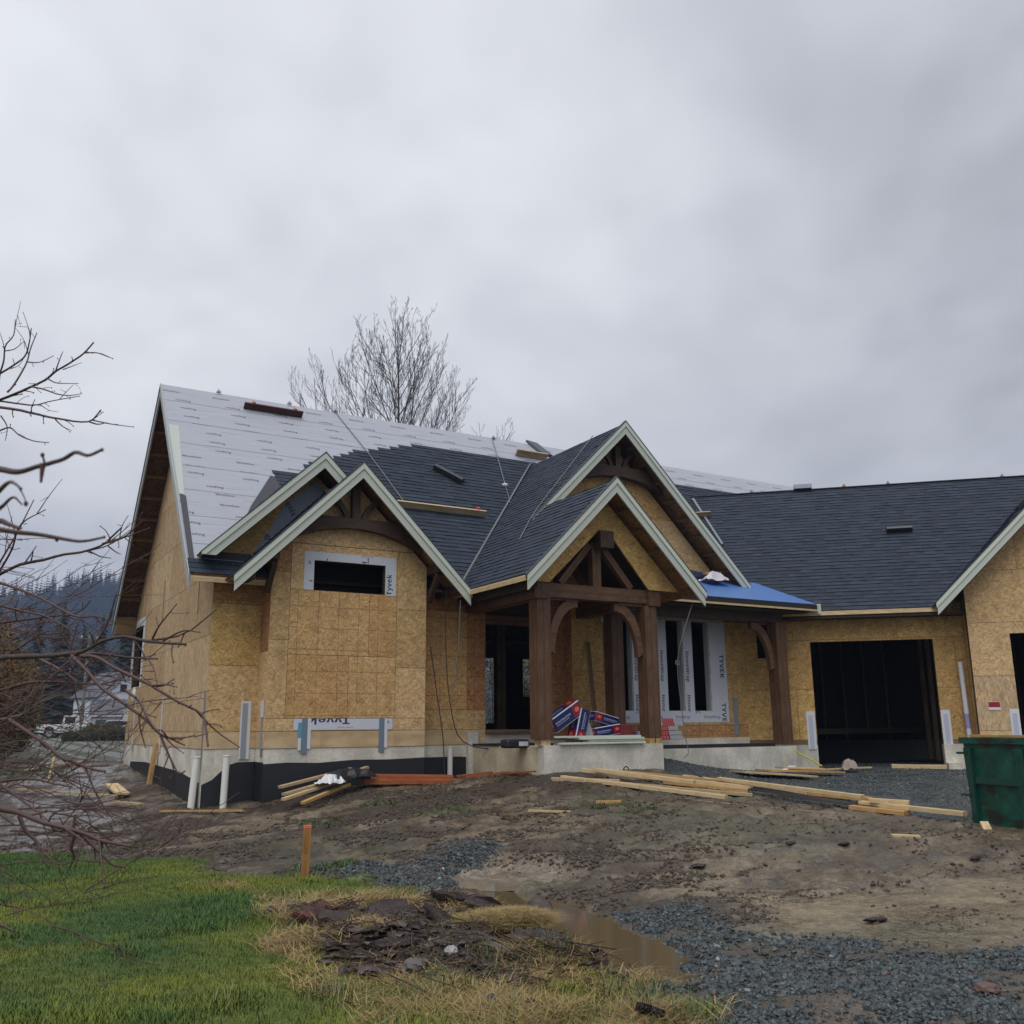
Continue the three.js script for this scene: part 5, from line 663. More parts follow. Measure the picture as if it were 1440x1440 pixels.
// green waste skip at the right edge
{ const t = thing('waste_skip', 'dark green steel waste skip at the right edge of the yard', 'skip', [5.8, 0.13, 8.86]), e = V(-0.22, 0, 0.975).normalize(), f = V(0.975, 0, 0.22).normalize(), rust = dataTex(512, 512, (u, v) => { const s = smoothstep(tn(u, v, 5, 5), 0.62, 0.72) * 0.8, sc = smoothstep(tn(u * 0.3, v, 40, 2), 0.78, 0.86), k = 0.8 + 0.5 * (tn(u, v, 8, 4) - 0.5); return [lerp(lerp(0.08, 0.2, s), 0.42, sc * 0.5) * k, lerp(lerp(0.34, 0.17, s), 0.47, sc * 0.5) * k, lerp(lerp(0.28, 0.12, s), 0.42, sc * 0.5) * k]; }, true), gm = mat([1, 1, 1], 0.5, { map: rust, bumpMap: bumpFlake, bumpScale: 0.002, roughnessMap: dataTex(256, 256, (u, v) => { const k = 0.5 + 0.5 * tn(u, v, 9, 4); return [k, k, k]; }) }), gd = mat([0.006, 0.045, 0.032], 0.5);
  const S = frame(V(0, 0, 0), e, Y), B = frame(V(0, 0, 0), f.clone().negate(), Y), W = 2.5, L = 3.6;
  part('side_panel', plate(S, [[0.1, 0.05], [W - 0.1, 0.05], [W, 1.19], [0, 1.19]], -0.05, 0), gm, t);
  part('side_panel', plate(frame(f.clone().multiplyScalar(L), e, Y), [[0.1, 0.05], [W - 0.1, 0.05], [W, 1.19], [0, 1.19]], -0.05, 0), gm, t);
  part('end_panel', plate(frame(V(0, 0, 0), f, Y), [[0.02, 0.05], [L - 0.06, 0.05], [L - 0.06, 1.19], [0.02, 1.19]], 0, 0.05), gm, t);
  part('end_panel', plate(frame(e.clone().multiplyScalar(W), f, Y), [[0.02, 0.05], [L - 0.06, 0.05], [L - 0.06, 1.19], [0.02, 1.19]], -0.05, 0), gm, t);
  part('skip_floor', plate(frame(V(0, 0.06, 0), e, f.clone().negate()), rect(0.1, -L, W - 0.1, 0), 0, 0.05), gd, t);
  for (const a of [0.05, 0.95, 1.65, 2.4]) part('rib', plate(S, [[a + (a < 0.1 ? 0.05 : 0), 0.06], [a + 0.13, 0.06], [a + 0.12, 1.13], [a, 1.13]], 0.002, 0.06), a > 0.5 && a < 1 ? gm : gd, t);
  part('rib', plate(S, rect(0.2, 0.66, 2.4, 0.74), 0.002, 0.045), gd, t);
  for (const [a, b] of [[0, W]]) part('top_rail', [plate(S, rect(a - 0.03, 1.19, b + 0.03, 1.27), -0.07, 0.05), plate(B, rect(-L, 1.19, 0.0, 1.27), -0.03, 0.06)], gm, t);
  for (const y of [1.06, 0.5]) part('lifting_lug', bar(V(0, y, 0).addScaledVector(e, 0.12).addScaledVector(S.N, 0.05), V(0, y, 0).addScaledVector(e, -0.07).addScaledVector(S.N, 0.05), 0.05, 0.03), gm, t);
  const p = t.position; board('skip_plank', V(p.x + 0.15, 1.42, p.z + 0.05), V(p.x - 0.3, 1.415, p.z + 2.4), 0.12, 0.03, M.lumberWet, 'thin board lying along the rim of the green skip'); }
board('lumber_offcut', on(5.2, 9.45, 0.1), on(5.12, 9.55, 0.02), 0.1, 0.04, M.lumber, 'small pale chip standing at the foot of the green skip', 'board');
// things on the roofs
const onM = (x, t, d) => at(MF, x, t, d);
{ const t = thing('roof_plank', 'pale plank held on the dark shingles by a red bracket', 'plank', onM(3.0, 2.92, 0.03).toArray()), f0 = frame(V(0, 0, 0), MF.A, MF.N); part('plank_board', plate(f0, rect(-1.3, 0, 1.1, 0.17), -0.02, 0.02), M.lumber, t); part('roof_bracket', plate(f0, [[0.85, 0], [0.93, 0], [0.93, 0.2], [0.85, 0.2]], -0.09, -0.022), M.red, t); }
{ const t = thing('roof_plank', 'dark red plank on two brackets on the white underlayment', 'plank', onM(-0.46, 6.45, 0.02).toArray()), f0 = frame(V(0, 0, 0), MF.A, MF.N); part('plank_board', plate(f0, rect(-0.72, 0, 0.72, 0.17), -0.02, 0.025), M.redBoard, t); for (const x of [-0.52, 0.5]) part('roof_bracket', plate(f0, rect(x, 0.0, x + 0.06, 0.2), -0.15, -0.022), mat([0.5, 0.28, 0.26], 0.6), t); }
{ const t = thing('roof_plank', 'short pale plank with an upright block high on the roof', 'plank', onM(6.8, 6.22, 0.02).toArray()), f0 = frame(V(0, 0, 0), MF.A, MF.N); part('plank_board', plate(f0, rect(-0.5, 0, 0.5, 0.2), -0.02, 0.03), M.oldLumber, t); part('block', plate(f0, rect(-0.32, 0, -0.24, 0.16), -0.1, -0.022), M.lumber, t); }
{ const o = add('shingle_strip', plate(frame(onM(7.3, 6.78, 0.06), V(1, 0, 0).addScaledVector(MF.B, -0.25), MF.B.clone().addScaledVector(X, -0.45)), rect(-0.18, -0.36, 0.16, 0.3), -0.04, 0.03), mat([0.075, 0.095, 0.115], 0.5)); tag(o, 'stack of loose shingles lying near the main ridge', 'shingles'); }
tag(add('roof_board', plate(frame(at(GE, -0.4, gl - 1.15, 0.03), GE.A, GE.N), rect(-1.2, 0, -0.3, 0.16), -0.02, 0.02), M.oldLumber), 'short pale board on the shingles behind the tall gable', 'plank');
{ const rg = [onM(1.25, RT, 0.02), onM(1.69, 5.1, 0.04), onM(2.1, 3.0, 0.04)]; tag(add('safety_rope', tube(rg, 0.012, 6), M.rope), 'grey safety rope from the ridge down past the front gable', 'rope'); }
{ const a = onM(5.85, 6.95, 0.03), b = onM(5.3, 4.5, 0.05), c = onM(5.0, 3.1, 0.05); tag(add('safety_rope', [tube([a, a.clone().lerp(b, 0.5), b], 0.012, 6), tube([b, b.clone().lerp(c, 0.5), c], 0.009, 6)], M.rope), 'grey safety rope hanging beside the roof valley', 'rope'); tag(add('rope_knot', rockGeo(1, 0.2).scale(0.09, 0.05, 0.05).translate(b.x, b.y, b.z), M.white), 'white rope grab on the rope beside the roof valley', 'rope grab'); }
{ const q = [V(6.7, 8.7, -1.1), V(5.2, 7.2, -0.4), V(4.2, 6.21, 0.1), V(3.4, 5.41, 0.8)]; tag(add('safety_rope', tube(q, 0.01, 6), M.rope), 'thin rope lying down the left side of the tall gable roof', 'rope'); }
[[onM(0.2 - 1.9, RT, 0.03), 'steel anchor on the white ridge left of the red plank'], [onM(0.05, RT, 0.03), 'steel anchor on the white ridge above the red plank'], [onM(1.25, RT, 0.03), 'roof anchor at the top of the left safety rope'], [onM(5.9, RT - 0.05, 0.03), 'roof anchor at the top of the valley safety rope'], [at(GE, 0.5, gl, 0.03), 'roof anchor at the left end of the garage ridge'], [at(GE, 3.1, gl, 0.03), 'orange tipped roof anchor on the garage ridge'], [at(GE, 4.3, gl, 0.03), 'roof anchor in the middle of the garage ridge'], [at(GE, 7.3, gl, 0.03), 'roof anchor at the right end of the garage ridge']].forEach(([p, l], i) => { const o = add('roof_anchor', [box(0, 0.015, 0, 0.1, 0.03, 0.07), box(0, 0.05, 0, 0.03, 0.06, 0.03)], i === 5 ? mat([0.6, 0.2, 0.1], 0.5) : M.steel); o.position.copy(p); tag(o, l, 'anchor'); });
{ const o = add('vent_box', box(0, 0.06, 0, 0.5, 0.12, 0.3), M.steel); o.position.copy(at(GE, 1.95, gl, 0.03)); o.rotation.y = -ga; tag(o, 'flat grey box on the garage ridge', 'box'); }
{ const t = thing('underlay_roll', 'dark blue bundle of membrane lying on the blue porch roof', 'bundle', [8.3, 5.16, -0.02]); part('bundle_body', rockGeo(3, 0.05, 1).scale(0.95, 0.14, 0.12), mat([0.022, 0.035, 0.09], 0.5), t); }
crumple(0.7, 0.4, 0.3, mat([0.6, 0.56, 0.6], 0.5), [9.2, 4.95, 0.28], 0.1, 'crumpled white paper sack on the blue porch roof', 'paper sack', 2.4); board('roof_offcut', V(9.05, 5.2, 0.1), V(9.55, 5.24, 0.1), 0.1, 0.06, M.oldLumber, 'grey offcut sticking out behind the paper sack');
{ const q = [V(7.6, 4.3, 1.3), V(7.2, 3.3, 1.25), V(7.15, 2.9, 1.2), V(7.2, 2.0, 1.2), V(7.28, 1.35, 1.2), V(7.3, 1.0, 1.25), V(7.1, 0.93, 1.35)]; const t = thing('hanging_cord', 'grey cord hanging from the porch eave to the gravel', 'cord'); part('cord', tube(q, 0.009, 6), M.rope, t); part('knot', new THREE.TorusGeometry(0.05, 0.014, 6, 10).translate(7.15, 2.93, 1.2), M.rope, t); }
[[[[2.2, 4.1, 0.45], [2.28, 3.2, 0.2], [2.3, 2.4, 0]], 'rope', 'light rope end hanging below the front gable tip'], [[[1.95, 4.3, 0.3], [2.05, 3.2, 0.1], [2.2, 2.1, 0.0], [2.5, 1.35, -0.1], [2.9, 1.17, 0.1], [3.2, 1.25, 0.9]], 'cable', 'dark cable looping down from the eave to the porch'], [[[1.75, 3.2, 0.0], [1.95, 2.0, 0.0], [2.0, 1.4, 0.1], [2.02, 0.7, 0.15]], 'cable', 'dark cable hanging straight down beside the bay']].forEach(([q, m, l]) => tag(add('hanging_cable', tube(q.map((p) => V(...p)), 0.011, 6), M[m]), l, 'cable'));

// ---------------------------------------------------------------- vegetation and the distance
const barkM = mat([0.062, 0.04, 0.035], 0.6, { bumpMap: bumpFlake, bumpScale: 0.002 }), twigM = mat([0.075, 0.034, 0.03], 0.5);
// the bare fruit tree beside the camera: each branch is [radius, x, y, z, x, y, z ...]; a negative radius marks a side shoot
const branchesHigh = [
  [0.011,-6.43,3.17,12.43,-6.36,3.19,12.52,-6.31,3.20,12.61,-6.25,3.22,12.70,-6.22,3.24,12.77,-6.17,3.26,12.86,-6.12,3.29,12.94,-6.09,3.32,13.02],
  [0.01,-6.43,3.07,12.64,-6.35,3.03,12.77,-6.26,2.98,12.90,-6.21,2.94,13.02,-6.09,2.90,13.17,-6.06,2.92,13.29],
  [-0.006,-6.09,2.89,13.20,-6.06,2.87,13.25,-6.03,2.87,13.29],
  [-0.005,-6.21,2.95,12.97,-6.18,2.90,13.04,-6.15,2.87,13.10],
  [0.008,-6.44,3.37,12.24,-6.39,3.40,12.30,-6.34,3.44,12.37,-6.33,3.50,12.42,-6.33,3.55,12.47],
  [-0.008,-6.40,3.21,12.45,-6.38,3.25,12.43,-6.35,3.33,12.42,-6.33,3.40,12.40,-6.32,3.48,12.38,-6.30,3.57,12.37],
  [-0.005,-6.33,3.39,12.42,-6.28,3.35,12.56,-6.23,3.34,12.71],
  [-0.005,-6.22,3.23,12.80,-6.21,3.28,12.82,-6.20,3.32,12.84],
  [-0.006,-6.31,3.20,12.62,-6.26,3.16,12.73,-6.20,3.11,12.84,-6.16,3.08,12.94,-6.12,3.06,13.05],
  [0.007,-6.43,3.20,12.32,-6.34,3.16,12.45,-6.28,3.13,12.56,-6.22,3.12,12.69,-6.11,3.12,12.83],
  [-0.005,-6.25,3.22,12.72,-6.21,3.17,12.82,-6.13,3.14,12.95],
  [0.006,-6.42,2.93,12.73,-6.38,2.93,12.81,-6.34,2.88,12.88,-6.28,2.84,12.96,-6.23,2.82,13.04],
  [-0.005,-6.42,3.00,12.74,-6.39,2.95,12.75,-6.39,2.89,12.73],
  [0.007,-6.44,3.41,12.13,-6.43,3.47,12.15,-6.43,3.55,12.17,-6.40,3.60,12.20,-6.40,3.68,12.22],
  [-0.005,-6.43,3.52,12.17,-6.39,3.53,12.19,-6.35,3.57,12.22],
  [-0.004,-6.19,3.24,12.82,-6.16,3.25,12.85,-6.12,3.27,12.87],
  [0.0065,-6.45,1.91,16.18,-6.43,1.90,16.22,-6.41,1.90,16.26,-6.39,1.90,16.30,-6.38,1.90,16.34,-6.37,1.89,16.37,-6.36,1.89,16.40],
  [-0.006,-6.41,1.89,16.31,-6.41,1.88,16.31,-6.41,1.87,16.31],
  [0.005,-6.45,1.87,16.23,-6.44,1.87,16.29,-6.43,1.85,16.35],
  [0.006,-6.44,1.87,16.00,-6.42,1.86,16.04,-6.39,1.85,16.09,-6.37,1.84,16.13,-6.35,1.83,16.18,-6.33,1.83,16.22],
  [0.006,-6.44,1.86,16.11,-6.43,1.85,16.14,-6.42,1.84,16.18],
  [0.004,-6.44,1.88,16.11,-6.43,1.89,16.12,-6.42,1.88,16.13],
  [0.012,-6.35,2.28,12.71,-6.28,2.31,12.83,-6.20,2.32,12.94,-6.13,2.33,13.06,-6.07,2.33,13.16,-6.00,2.35,13.27,-5.98,2.37,13.36,-5.96,2.39,13.45],
  [-0.008,-6.01,2.34,13.34,-5.95,2.35,13.47,-5.90,2.40,13.60],
  [-0.005,-6.05,2.32,13.26,-6.01,2.30,13.27,-5.97,2.29,13.30],
  [-0.005,-5.99,2.33,13.35,-5.96,2.30,13.39,-5.95,2.29,13.42],
  [-0.006,-6.27,2.30,12.88,-6.24,2.36,12.91,-6.23,2.38,12.93],
  [0.007,-6.35,2.39,12.27,-6.29,2.53,12.40,-6.24,2.67,12.53],
  [0.008,-6.35,2.32,12.49,-6.31,2.42,12.57,-6.29,2.52,12.65,-6.20,2.58,12.76],
];
const trunkPts = [V(-7.12, -0.1, 11.1), V(-7.2, 0.7, 11.3), V(-7.16, 1.4, 11.5), V(-7.22, 2.2, 11.7), V(-7.1, 3.1, 11.95), V(-7.0, 3.9, 12.1)];
const branchesLow = [
  [0.009,-6.35,2.21,12.93,-6.28,2.17,13.06,-6.20,2.12,13.19,-6.14,2.07,13.31,-6.09,2.03,13.43,-6.03,2.02,13.56,-5.98,1.99,13.68],
  [0.009,-6.32,2.09,12.44,-6.21,2.10,12.56,-6.11,2.11,12.67,-6.05,2.11,12.75,-6.01,2.13,12.83,-5.99,2.16,12.89],
  [0.008,-6.34,2.13,12.80,-6.24,2.10,12.87,-6.17,2.08,12.93,-6.12,2.05,12.98,-6.08,2.02,13.02,-6.05,1.97,13.04],
  [0.009,-6.31,1.92,12.53,-6.23,1.97,12.62,-6.18,2.01,12.70,-6.14,2.03,12.77],
  [0.015,-6.33,1.87,13.33,-6.31,1.87,13.39,-6.20,1.87,13.51,-6.14,1.87,13.60,-6.08,1.88,13.69,-6.03,1.91,13.78,-5.97,1.92,13.87,-5.91,1.90,13.95,-5.86,1.89,14.03,-5.81,1.88,14.11],
  [-0.006,-5.86,1.90,13.97,-5.81,1.93,14.06,-5.77,1.92,14.14],
  [-0.006,-5.89,1.91,13.95,-5.88,1.95,14.00,-5.84,2.02,14.07],
  [-0.009,-6.13,1.87,13.56,-6.04,1.87,13.70,-5.94,1.85,13.83,-5.87,1.84,13.95],
  [-0.006,-6.11,1.88,13.46,-6.08,2.03,13.46,-6.07,2.05,13.41],
  [-0.01,-6.21,1.88,13.28,-6.13,1.83,13.37,-6.07,1.78,13.46],
  [-0.011,-6.09,1.86,13.70,-6.05,1.85,13.80,-6.00,1.81,13.89,-5.94,1.77,13.99,-5.90,1.74,14.08,-5.84,1.69,14.18,-5.78,1.65,14.27,-5.78,1.62,14.34,-5.78,1.55,14.40],
  [-0.005,-5.91,1.74,14.14,-5.88,1.74,14.21,-5.86,1.73,14.28],
  [-0.005,-5.91,1.74,14.14,-5.88,1.74,14.15,-5.85,1.76,14.17],
  [-0.011,-6.12,1.86,13.69,-6.08,1.81,13.78,-6.03,1.74,13.87,-5.96,1.68,13.97,-5.91,1.63,14.06,-5.87,1.58,14.15,-5.83,1.57,14.25],
  [-0.007,-5.87,1.58,14.12,-5.86,1.55,14.14,-5.84,1.50,14.17,-5.82,1.46,14.20,-5.81,1.47,14.24],
  [-0.008,-5.97,1.73,13.98,-5.93,1.69,14.04,-5.91,1.64,14.08,-5.88,1.59,14.14,-5.85,1.57,14.19,-5.82,1.55,14.25],
  [0.009,-6.31,1.64,13.40,-6.24,1.66,13.40,-6.20,1.69,13.40,-6.18,1.71,13.38],
  [0.01,-6.31,1.76,12.96,-6.21,1.79,13.08,-6.12,1.79,13.19,-6.03,1.78,13.30,-5.93,1.77,13.42],
  [-0.012,-6.30,1.64,13.64,-6.26,1.61,13.71,-6.22,1.58,13.77,-6.18,1.55,13.84,-6.14,1.51,13.91,-6.11,1.50,13.97,-6.07,1.48,14.04,-6.03,1.47,14.11],
  [-0.006,-6.27,1.60,13.65,-6.19,1.60,13.69,-6.15,1.58,13.72],
  [0.007,-6.32,1.44,13.94,-6.27,1.45,14.00,-6.22,1.45,14.05,-6.18,1.44,14.10,-6.13,1.43,14.16],
  [0.012,-6.33,1.39,14.39,-6.28,1.38,14.46,-6.23,1.36,14.54,-6.15,1.34,14.62,-6.10,1.32,14.70,-6.04,1.31,14.77],
  [-0.007,-6.16,1.34,14.60,-6.16,1.38,14.60],
  [-0.008,-6.15,1.34,14.60,-6.16,1.30,14.59,-6.15,1.27,14.58,-6.16,1.24,14.57],
  [-0.009,-6.28,1.37,14.41,-6.26,1.33,14.43,-6.23,1.30,14.45,-6.22,1.27,14.47,-6.20,1.24,14.49],
  [-0.008,-6.15,1.34,14.60,-6.11,1.30,14.64,-6.09,1.28,14.68,-6.07,1.26,14.71,-6.05,1.26,14.76],
  [-0.006,-6.09,1.31,14.63,-6.09,1.28,14.62],
  [0.007,-6.32,1.44,14.05,-6.28,1.41,14.15,-6.24,1.38,14.24,-6.19,1.34,14.34],
  [0.006,-6.31,1.12,14.57,-6.29,1.11,14.58,-6.29,1.11,14.58],
];
{
  const t = thing('bare_fruit_tree', 'bare leafless tree reaching its twigs in from the left edge', 'tree', [0, 0, 0]);
  const tc = new THREE.CatmullRomCurve3(trunkPts); part('trunk', limb(trunkPts, 0.13, 0.05, 10), barkM, t);
  const bud = rockGeo(0, 0.15), spurs = [], buds = [];
  for (const b of branchesHigh.concat(branchesLow)) {
    const pts = []; for (let i = 1; i < b.length; i += 3) pts.push(V(b[i], b[i + 1], b[i + 2]));
    const r = Math.abs(b[0]) * (b[1] < -6.2 && b[3] > 15.5 ? 0.6 : 0.68), c = new THREE.CatmullRomCurve3(pts), len = c.getLength();
    if (b[0] > 0) { const s = pts[0], k = tc.getPoint(clamp((s.y + 0.2) / 4.2, 0.1, 0.95)), m = s.clone().sub(pts[1]).normalize().multiplyScalar(Math.min(0.25, s.distanceTo(k) * 0.3)).add(s); part('limb', limb([k, k.clone().lerp(m, 0.5).add(V(0, 0.05, 0)), m, s], r * 1.5, r, 6), barkM, t); }
    const g = limb(pts, r, r * 0.42, 6, Math.max(4, pts.length * 3)), p = g.attributes.position; for (let i = 0; i < p.count; i++) p.setY(i, p.getY(i) + 0.25 * r * (vnoise(p.getX(i) * 60, p.getZ(i) * 60) - 0.5)); g.computeVertexNormals();
    part('branch', g, r > 0.0085 ? barkM : twigM, t);
    for (let s = rr(0.05, 0.14); s < len; s += rr(0.06, 0.2)) { const o = c.getPointAt(s / len), tg = c.getTangentAt(s / len), d = V(rr(-1, 1), rr(-0.6, 1.2), rr(-1, 1)).cross(tg).normalize().addScaledVector(tg, rr(0.3, 1.1)).normalize(), l = r * rr(2, 9) * (rnd() < 0.25 ? 2 : 1), e = o.clone().addScaledVector(d, l), q = r * lerp(0.45, 0.25, s / len); spurs.push(limb([o, o.clone().lerp(e, 0.5).addScaledVector(V(rr(-1, 1), rr(-1, 1), rr(-1, 1)), l * 0.12), e], q, q * 0.6, 4, 3)); buds.push([e, Math.max(q * 1.2, 0.0026)]); }
    buds.push([pts[pts.length - 1], r * 0.5]);
    if (r > 0.0045 && r < 0.012 && pts[0].distanceTo(camera.position) > 3.0) for (let k = 0; k < 2; k++) { const s = rr(0.15, 0.9), o = c.getPointAt(s), tg = c.getTangentAt(s), d = V(rr(-1, 1), rr(-0.5, 1), rr(-1, 1)).cross(tg).normalize().addScaledVector(tg, rr(0.7, 1.6)).normalize(), l = rr(0.08, 0.24), m = o.clone().addScaledVector(d, l * 0.5).add(V(rr(-1, 1), rr(-1, 1), rr(-1, 1)).multiplyScalar(l * 0.1)), e = o.clone().addScaledVector(d, l).add(V(0, l * rr(-0.1, 0.3), 0)), q = r * 0.45; spurs.push(limb([o, m, e], q, q * 0.45, 4, 5)); buds.push([e, q * 0.8]); const f = m.clone().addScaledVector(V(rr(-1, 1), rr(-1, 1), rr(-1, 1)).normalize(), l * 0.3); spurs.push(limb([m, m.clone().lerp(f, 0.5), f], q * 0.6, q * 0.35, 4, 3)); }
  }
  const side = V(0.864, 0, 0.503), fwdv = V(0.503, 0, -0.864);
  for (const b of branchesLow) if (b[0] > 0) for (let k = 0; k < 10; k++) { // finer growth among the low limbs
    const s = V(b[1], b[2], b[3]).addScaledVector(fwdv, rr(-0.3, 1.1)).add(V(0, rr(-0.16, 0.2), 0)).addScaledVector(side, rr(-0.35, -0.1)), d = side.clone().multiplyScalar(rr(0.6, 1)).addScaledVector(fwdv, rr(-0.5, 0.7)).add(V(0, rr(-0.35, 0.55), 0)).normalize(), l = rr(0.25, 0.52), pts = [s]; let q = s.clone();
    for (let j = 0; j < 5; j++) { d.add(V(rr(-0.25, 0.25), rr(-0.2, 0.25), rr(-0.25, 0.25))).normalize(); q = q.clone().addScaledVector(d, l / 5); pts.push(q); }
    const r = rr(0.0016, 0.0034), c = new THREE.CatmullRomCurve3(pts); part('branch', limb(pts, r, r * 0.45, 5, 12), twigM, t);
    for (let j = 0; j < 7; j++) { const o = c.getPointAt(rr(0.2, 0.98)), e = o.clone().addScaledVector(d, rr(0.02, 0.16)).add(V(rr(-1, 1), rr(-0.5, 1), rr(-1, 1)).multiplyScalar(rr(0.03, 0.12))); spurs.push(limb([o, o.clone().lerp(e, 0.5).add(V(0, rr(-0.01, 0.01), 0)), e], r * 0.6, r * 0.35, 4, 3)); buds.push([e, r * 0.7]); } }
  part('spur_twigs', spurs, twigM, t, 'stuff'); part('buds', buds.map(([p, s]) => bud.clone().scale(s, s * 1.3, s).translate(p.x, p.y, p.z)), twigM, t, 'stuff');
}
// tall bare tree behind the ridge
{
  const bx = 12.7, bz = -27, by = gh(bx, bz), t = thing('bare_poplar', 'tall bare deciduous tree rising behind the white roof ridge', 'tree', [bx, by, bz]), wood1 = [], twig = [];
  const grow = (p, d, len, r, lvl) => {
    const n = lvl === 1 ? 7 : 4, pts = [p.clone()], dir = d.clone(), q = p.clone();
    for (let i = 0; i < n; i++) { dir.add(V(rr(-0.13, 0.13), (lvl === 1 ? 0.1 : 0.16) + rr(-0.03, 0.05), rr(-0.13, 0.13))).normalize(); q.addScaledVector(dir, len / n); pts.push(q.clone()); }
    (r > 0.016 ? wood1 : twig).push(limb(pts, r, Math.max(0.005, r * 0.3), r > 0.04 ? 6 : 4, n + 1));
    if (lvl >= 4) return;
    const c = new THREE.CatmullRomCurve3(pts), k = lvl === 1 ? Math.round(len * 2.1) : lvl === 2 ? Math.round(1 + len * 2.1) : 3;
    for (let i = 0; i < k; i++) { const s = lerp(0.22, 0.97, (i + rnd()) / k), tg = c.getTangentAt(s), a = rr(0, 6.28), side = V(Math.cos(a), 0.1, Math.sin(a)).cross(tg).normalize(), dd = tg.clone().addScaledVector(side, rr(0.45, 0.8)).normalize(); grow(c.getPointAt(s), dd, len * rr(0.28, 0.5) * (1.15 - s * 0.6), Math.max(0.006, r * lerp(0.5, 0.3, s)), lvl + 1); }
  };
  const trunk = [V(0, -0.2, 0), V(-0.1, 6, 0), V(-0.35, 12, 0.4), V(-0.55, 17, 0.7), V(-0.75, 20.5, 0.9)], tc = new THREE.CatmullRomCurve3(trunk); part('trunk', limb(trunk, 0.22, 0.012, 9, 16), mat([0.07, 0.066, 0.068], 0.8), t);
  for (let i = 0; i < 36; i++) { const f = i / 35, y = lerp(9.5, 20.3, Math.pow(f, 0.85)), p = tc.getPointAt(clamp(y / 20.9, 0, 1)), a = i * 2.4 + rr(-0.4, 0.4), up = lerp(0.62, 1.6, f); grow(p, V(Math.cos(a), up, Math.sin(a)).normalize(), lerp(8.2, 2.2, f) * rr(0.8, 1.1), lerp(0.043, 0.018, f), 1); }
  const grey = mat([0.07, 0.066, 0.07], 0.8); t.scale.setScalar(1.05); part('branches', wood1, grey, t); part('twigs', twig, grey, t, 'stuff');
}
// shrubs, conifers
function leafSpray(n, size) { const P = [], N = []; for (let i = 0; i < n; i++) { const o = V(rr(-1, 1), rr(-1, 1), rr(-1, 1)).multiplyScalar(0.5), a = V(rr(-1, 1), rr(-1, 1), rr(-1, 1)).normalize(), b = V(rr(-1, 1), rr(-1, 1), rr(-1, 1)).cross(a).normalize(), nn = a.clone().cross(b); for (const v of [o, o.clone().addScaledVector(a, size).addScaledVector(b, size * 0.35), o.clone().addScaledVector(a, size * 1.7), o, o.clone().addScaledVector(a, size * 1.7), o.clone().addScaledVector(a, size).addScaledVector(b, -size * 0.35)]) { P.push(v.x, v.y, v.z); N.push(-nn.x, -nn.y, -nn.z); } } const g = new THREE.BufferGeometry(); g.setAttribute('position', new THREE.Float32BufferAttribute(P, 3)); g.setAttribute('normal', new THREE.Float32BufferAttribute(N, 3)); return g; }
const spray = leafSpray(14, 0.16), mLeaf = new THREE.MeshPhysicalMaterial({ color: 0xffffff, roughness: 0.9, side: THREE.DoubleSide });
function shrub(x, z, w, h, col, leaves, stems, label, name = 'wild_shrub', s0 = 0.4) {
  const t = thing(name, label, name === 'wild_shrub' ? 'shrub' : 'hedge', [x, gh(x, z) - 0.05, z]), st = [], tw = [];
  for (let i = 0; i < stems; i++) { const a = rr(0, 6.28), r = rr(0, w * 0.35), p = V(Math.cos(a) * r * 0.5, 0, Math.sin(a) * r * 0.5), d = V(Math.cos(a) * w * rr(0.2, 0.55), h * rr(0.55, 1.02), Math.sin(a) * w * rr(0.2, 0.55)), m = p.clone().lerp(d, 0.5).add(V(0, h * 0.14, 0)); st.push(limb([p, m, d], 0.03, 0.006, 5, 6));
    for (let k = 0; k < 16; k++) { const o = p.clone().lerp(m, rr(0.3, 1)).lerp(d, rr(0, 1)), e = o.clone().add(V(rr(-1, 1), rr(-0.3, 0.9), rr(-1, 1)).multiplyScalar(w * 0.22)); tw.push(limb([o, o.clone().lerp(e, 0.5).add(V(0, 0.08, 0)), e], 0.009, 0.003, 3, 3)); } }
  part('stems', st, mat([0.12, 0.08, 0.06], 0.8), t); part('twigs', tw, mat([0.26, 0.14, 0.11], 0.8), t, 'stuff');
  const l = []; for (let i = 0; i < leaves; i++) { const a = rr(0, 6.28), e = Math.pow(rnd(), 0.22), y = rnd(), k = Math.sqrt(Math.max(0, 1 - (2 * y - 0.9) ** 2 * 0.8)), n = fbm(Math.cos(a) * 2 + x, y * 4 + Math.sin(a) * 2, 3); if (n < 0.4) continue; const v = rr(0.5, 1.5) * lerp(0.6, 1.3, y), s = s0 * rr(0.7, 1.3), c = col[(rnd() * col.length) | 0]; l.push([Math.cos(a) * e * k * w * 0.5 * (0.75 + 0.5 * n), y * h * 0.97 * (0.8 + 0.35 * n), Math.sin(a) * e * k * w * 0.5 * (0.75 + 0.5 * n), s, s, s, rr(0, 6), rr(0, 6), c[0] * v, c[1] * v, c[2] * v]); }  // leaf colour brightens with height, light from above put into it
  scatter('foliage', spray, mLeaf, l, null, null, t); return t;
}
const olive = [[0.15, 0.11, 0.035], [0.11, 0.095, 0.03], [0.18, 0.10, 0.035], [0.10, 0.105, 0.035]], brown = [[0.12, 0.06, 0.035], [0.10, 0.055, 0.035], [0.14, 0.085, 0.035]], green = [[0.035, 0.05, 0.022], [0.05, 0.06, 0.026], [0.028, 0.04, 0.02]];
shrub(-7.2, -10.5, 4.2, 5.0, brown.concat(olive), 1500, 40, 'brown twiggy shrub tangle at the far left edge'); shrub(-6.4, -15.5, 4.0, 4.7, olive.concat(brown), 1300, 30, 'olive brown shrub right of the twiggy tangle'); shrub(-5.1, -24, 3.2, 4.0, olive, 1700, 18, 'yellowish olive shrub beside the parked pickup'); shrub(-9.6, -9, 4.5, 4.6, brown, 1200, 24, 'dark brown shrub mostly outside the left edge');
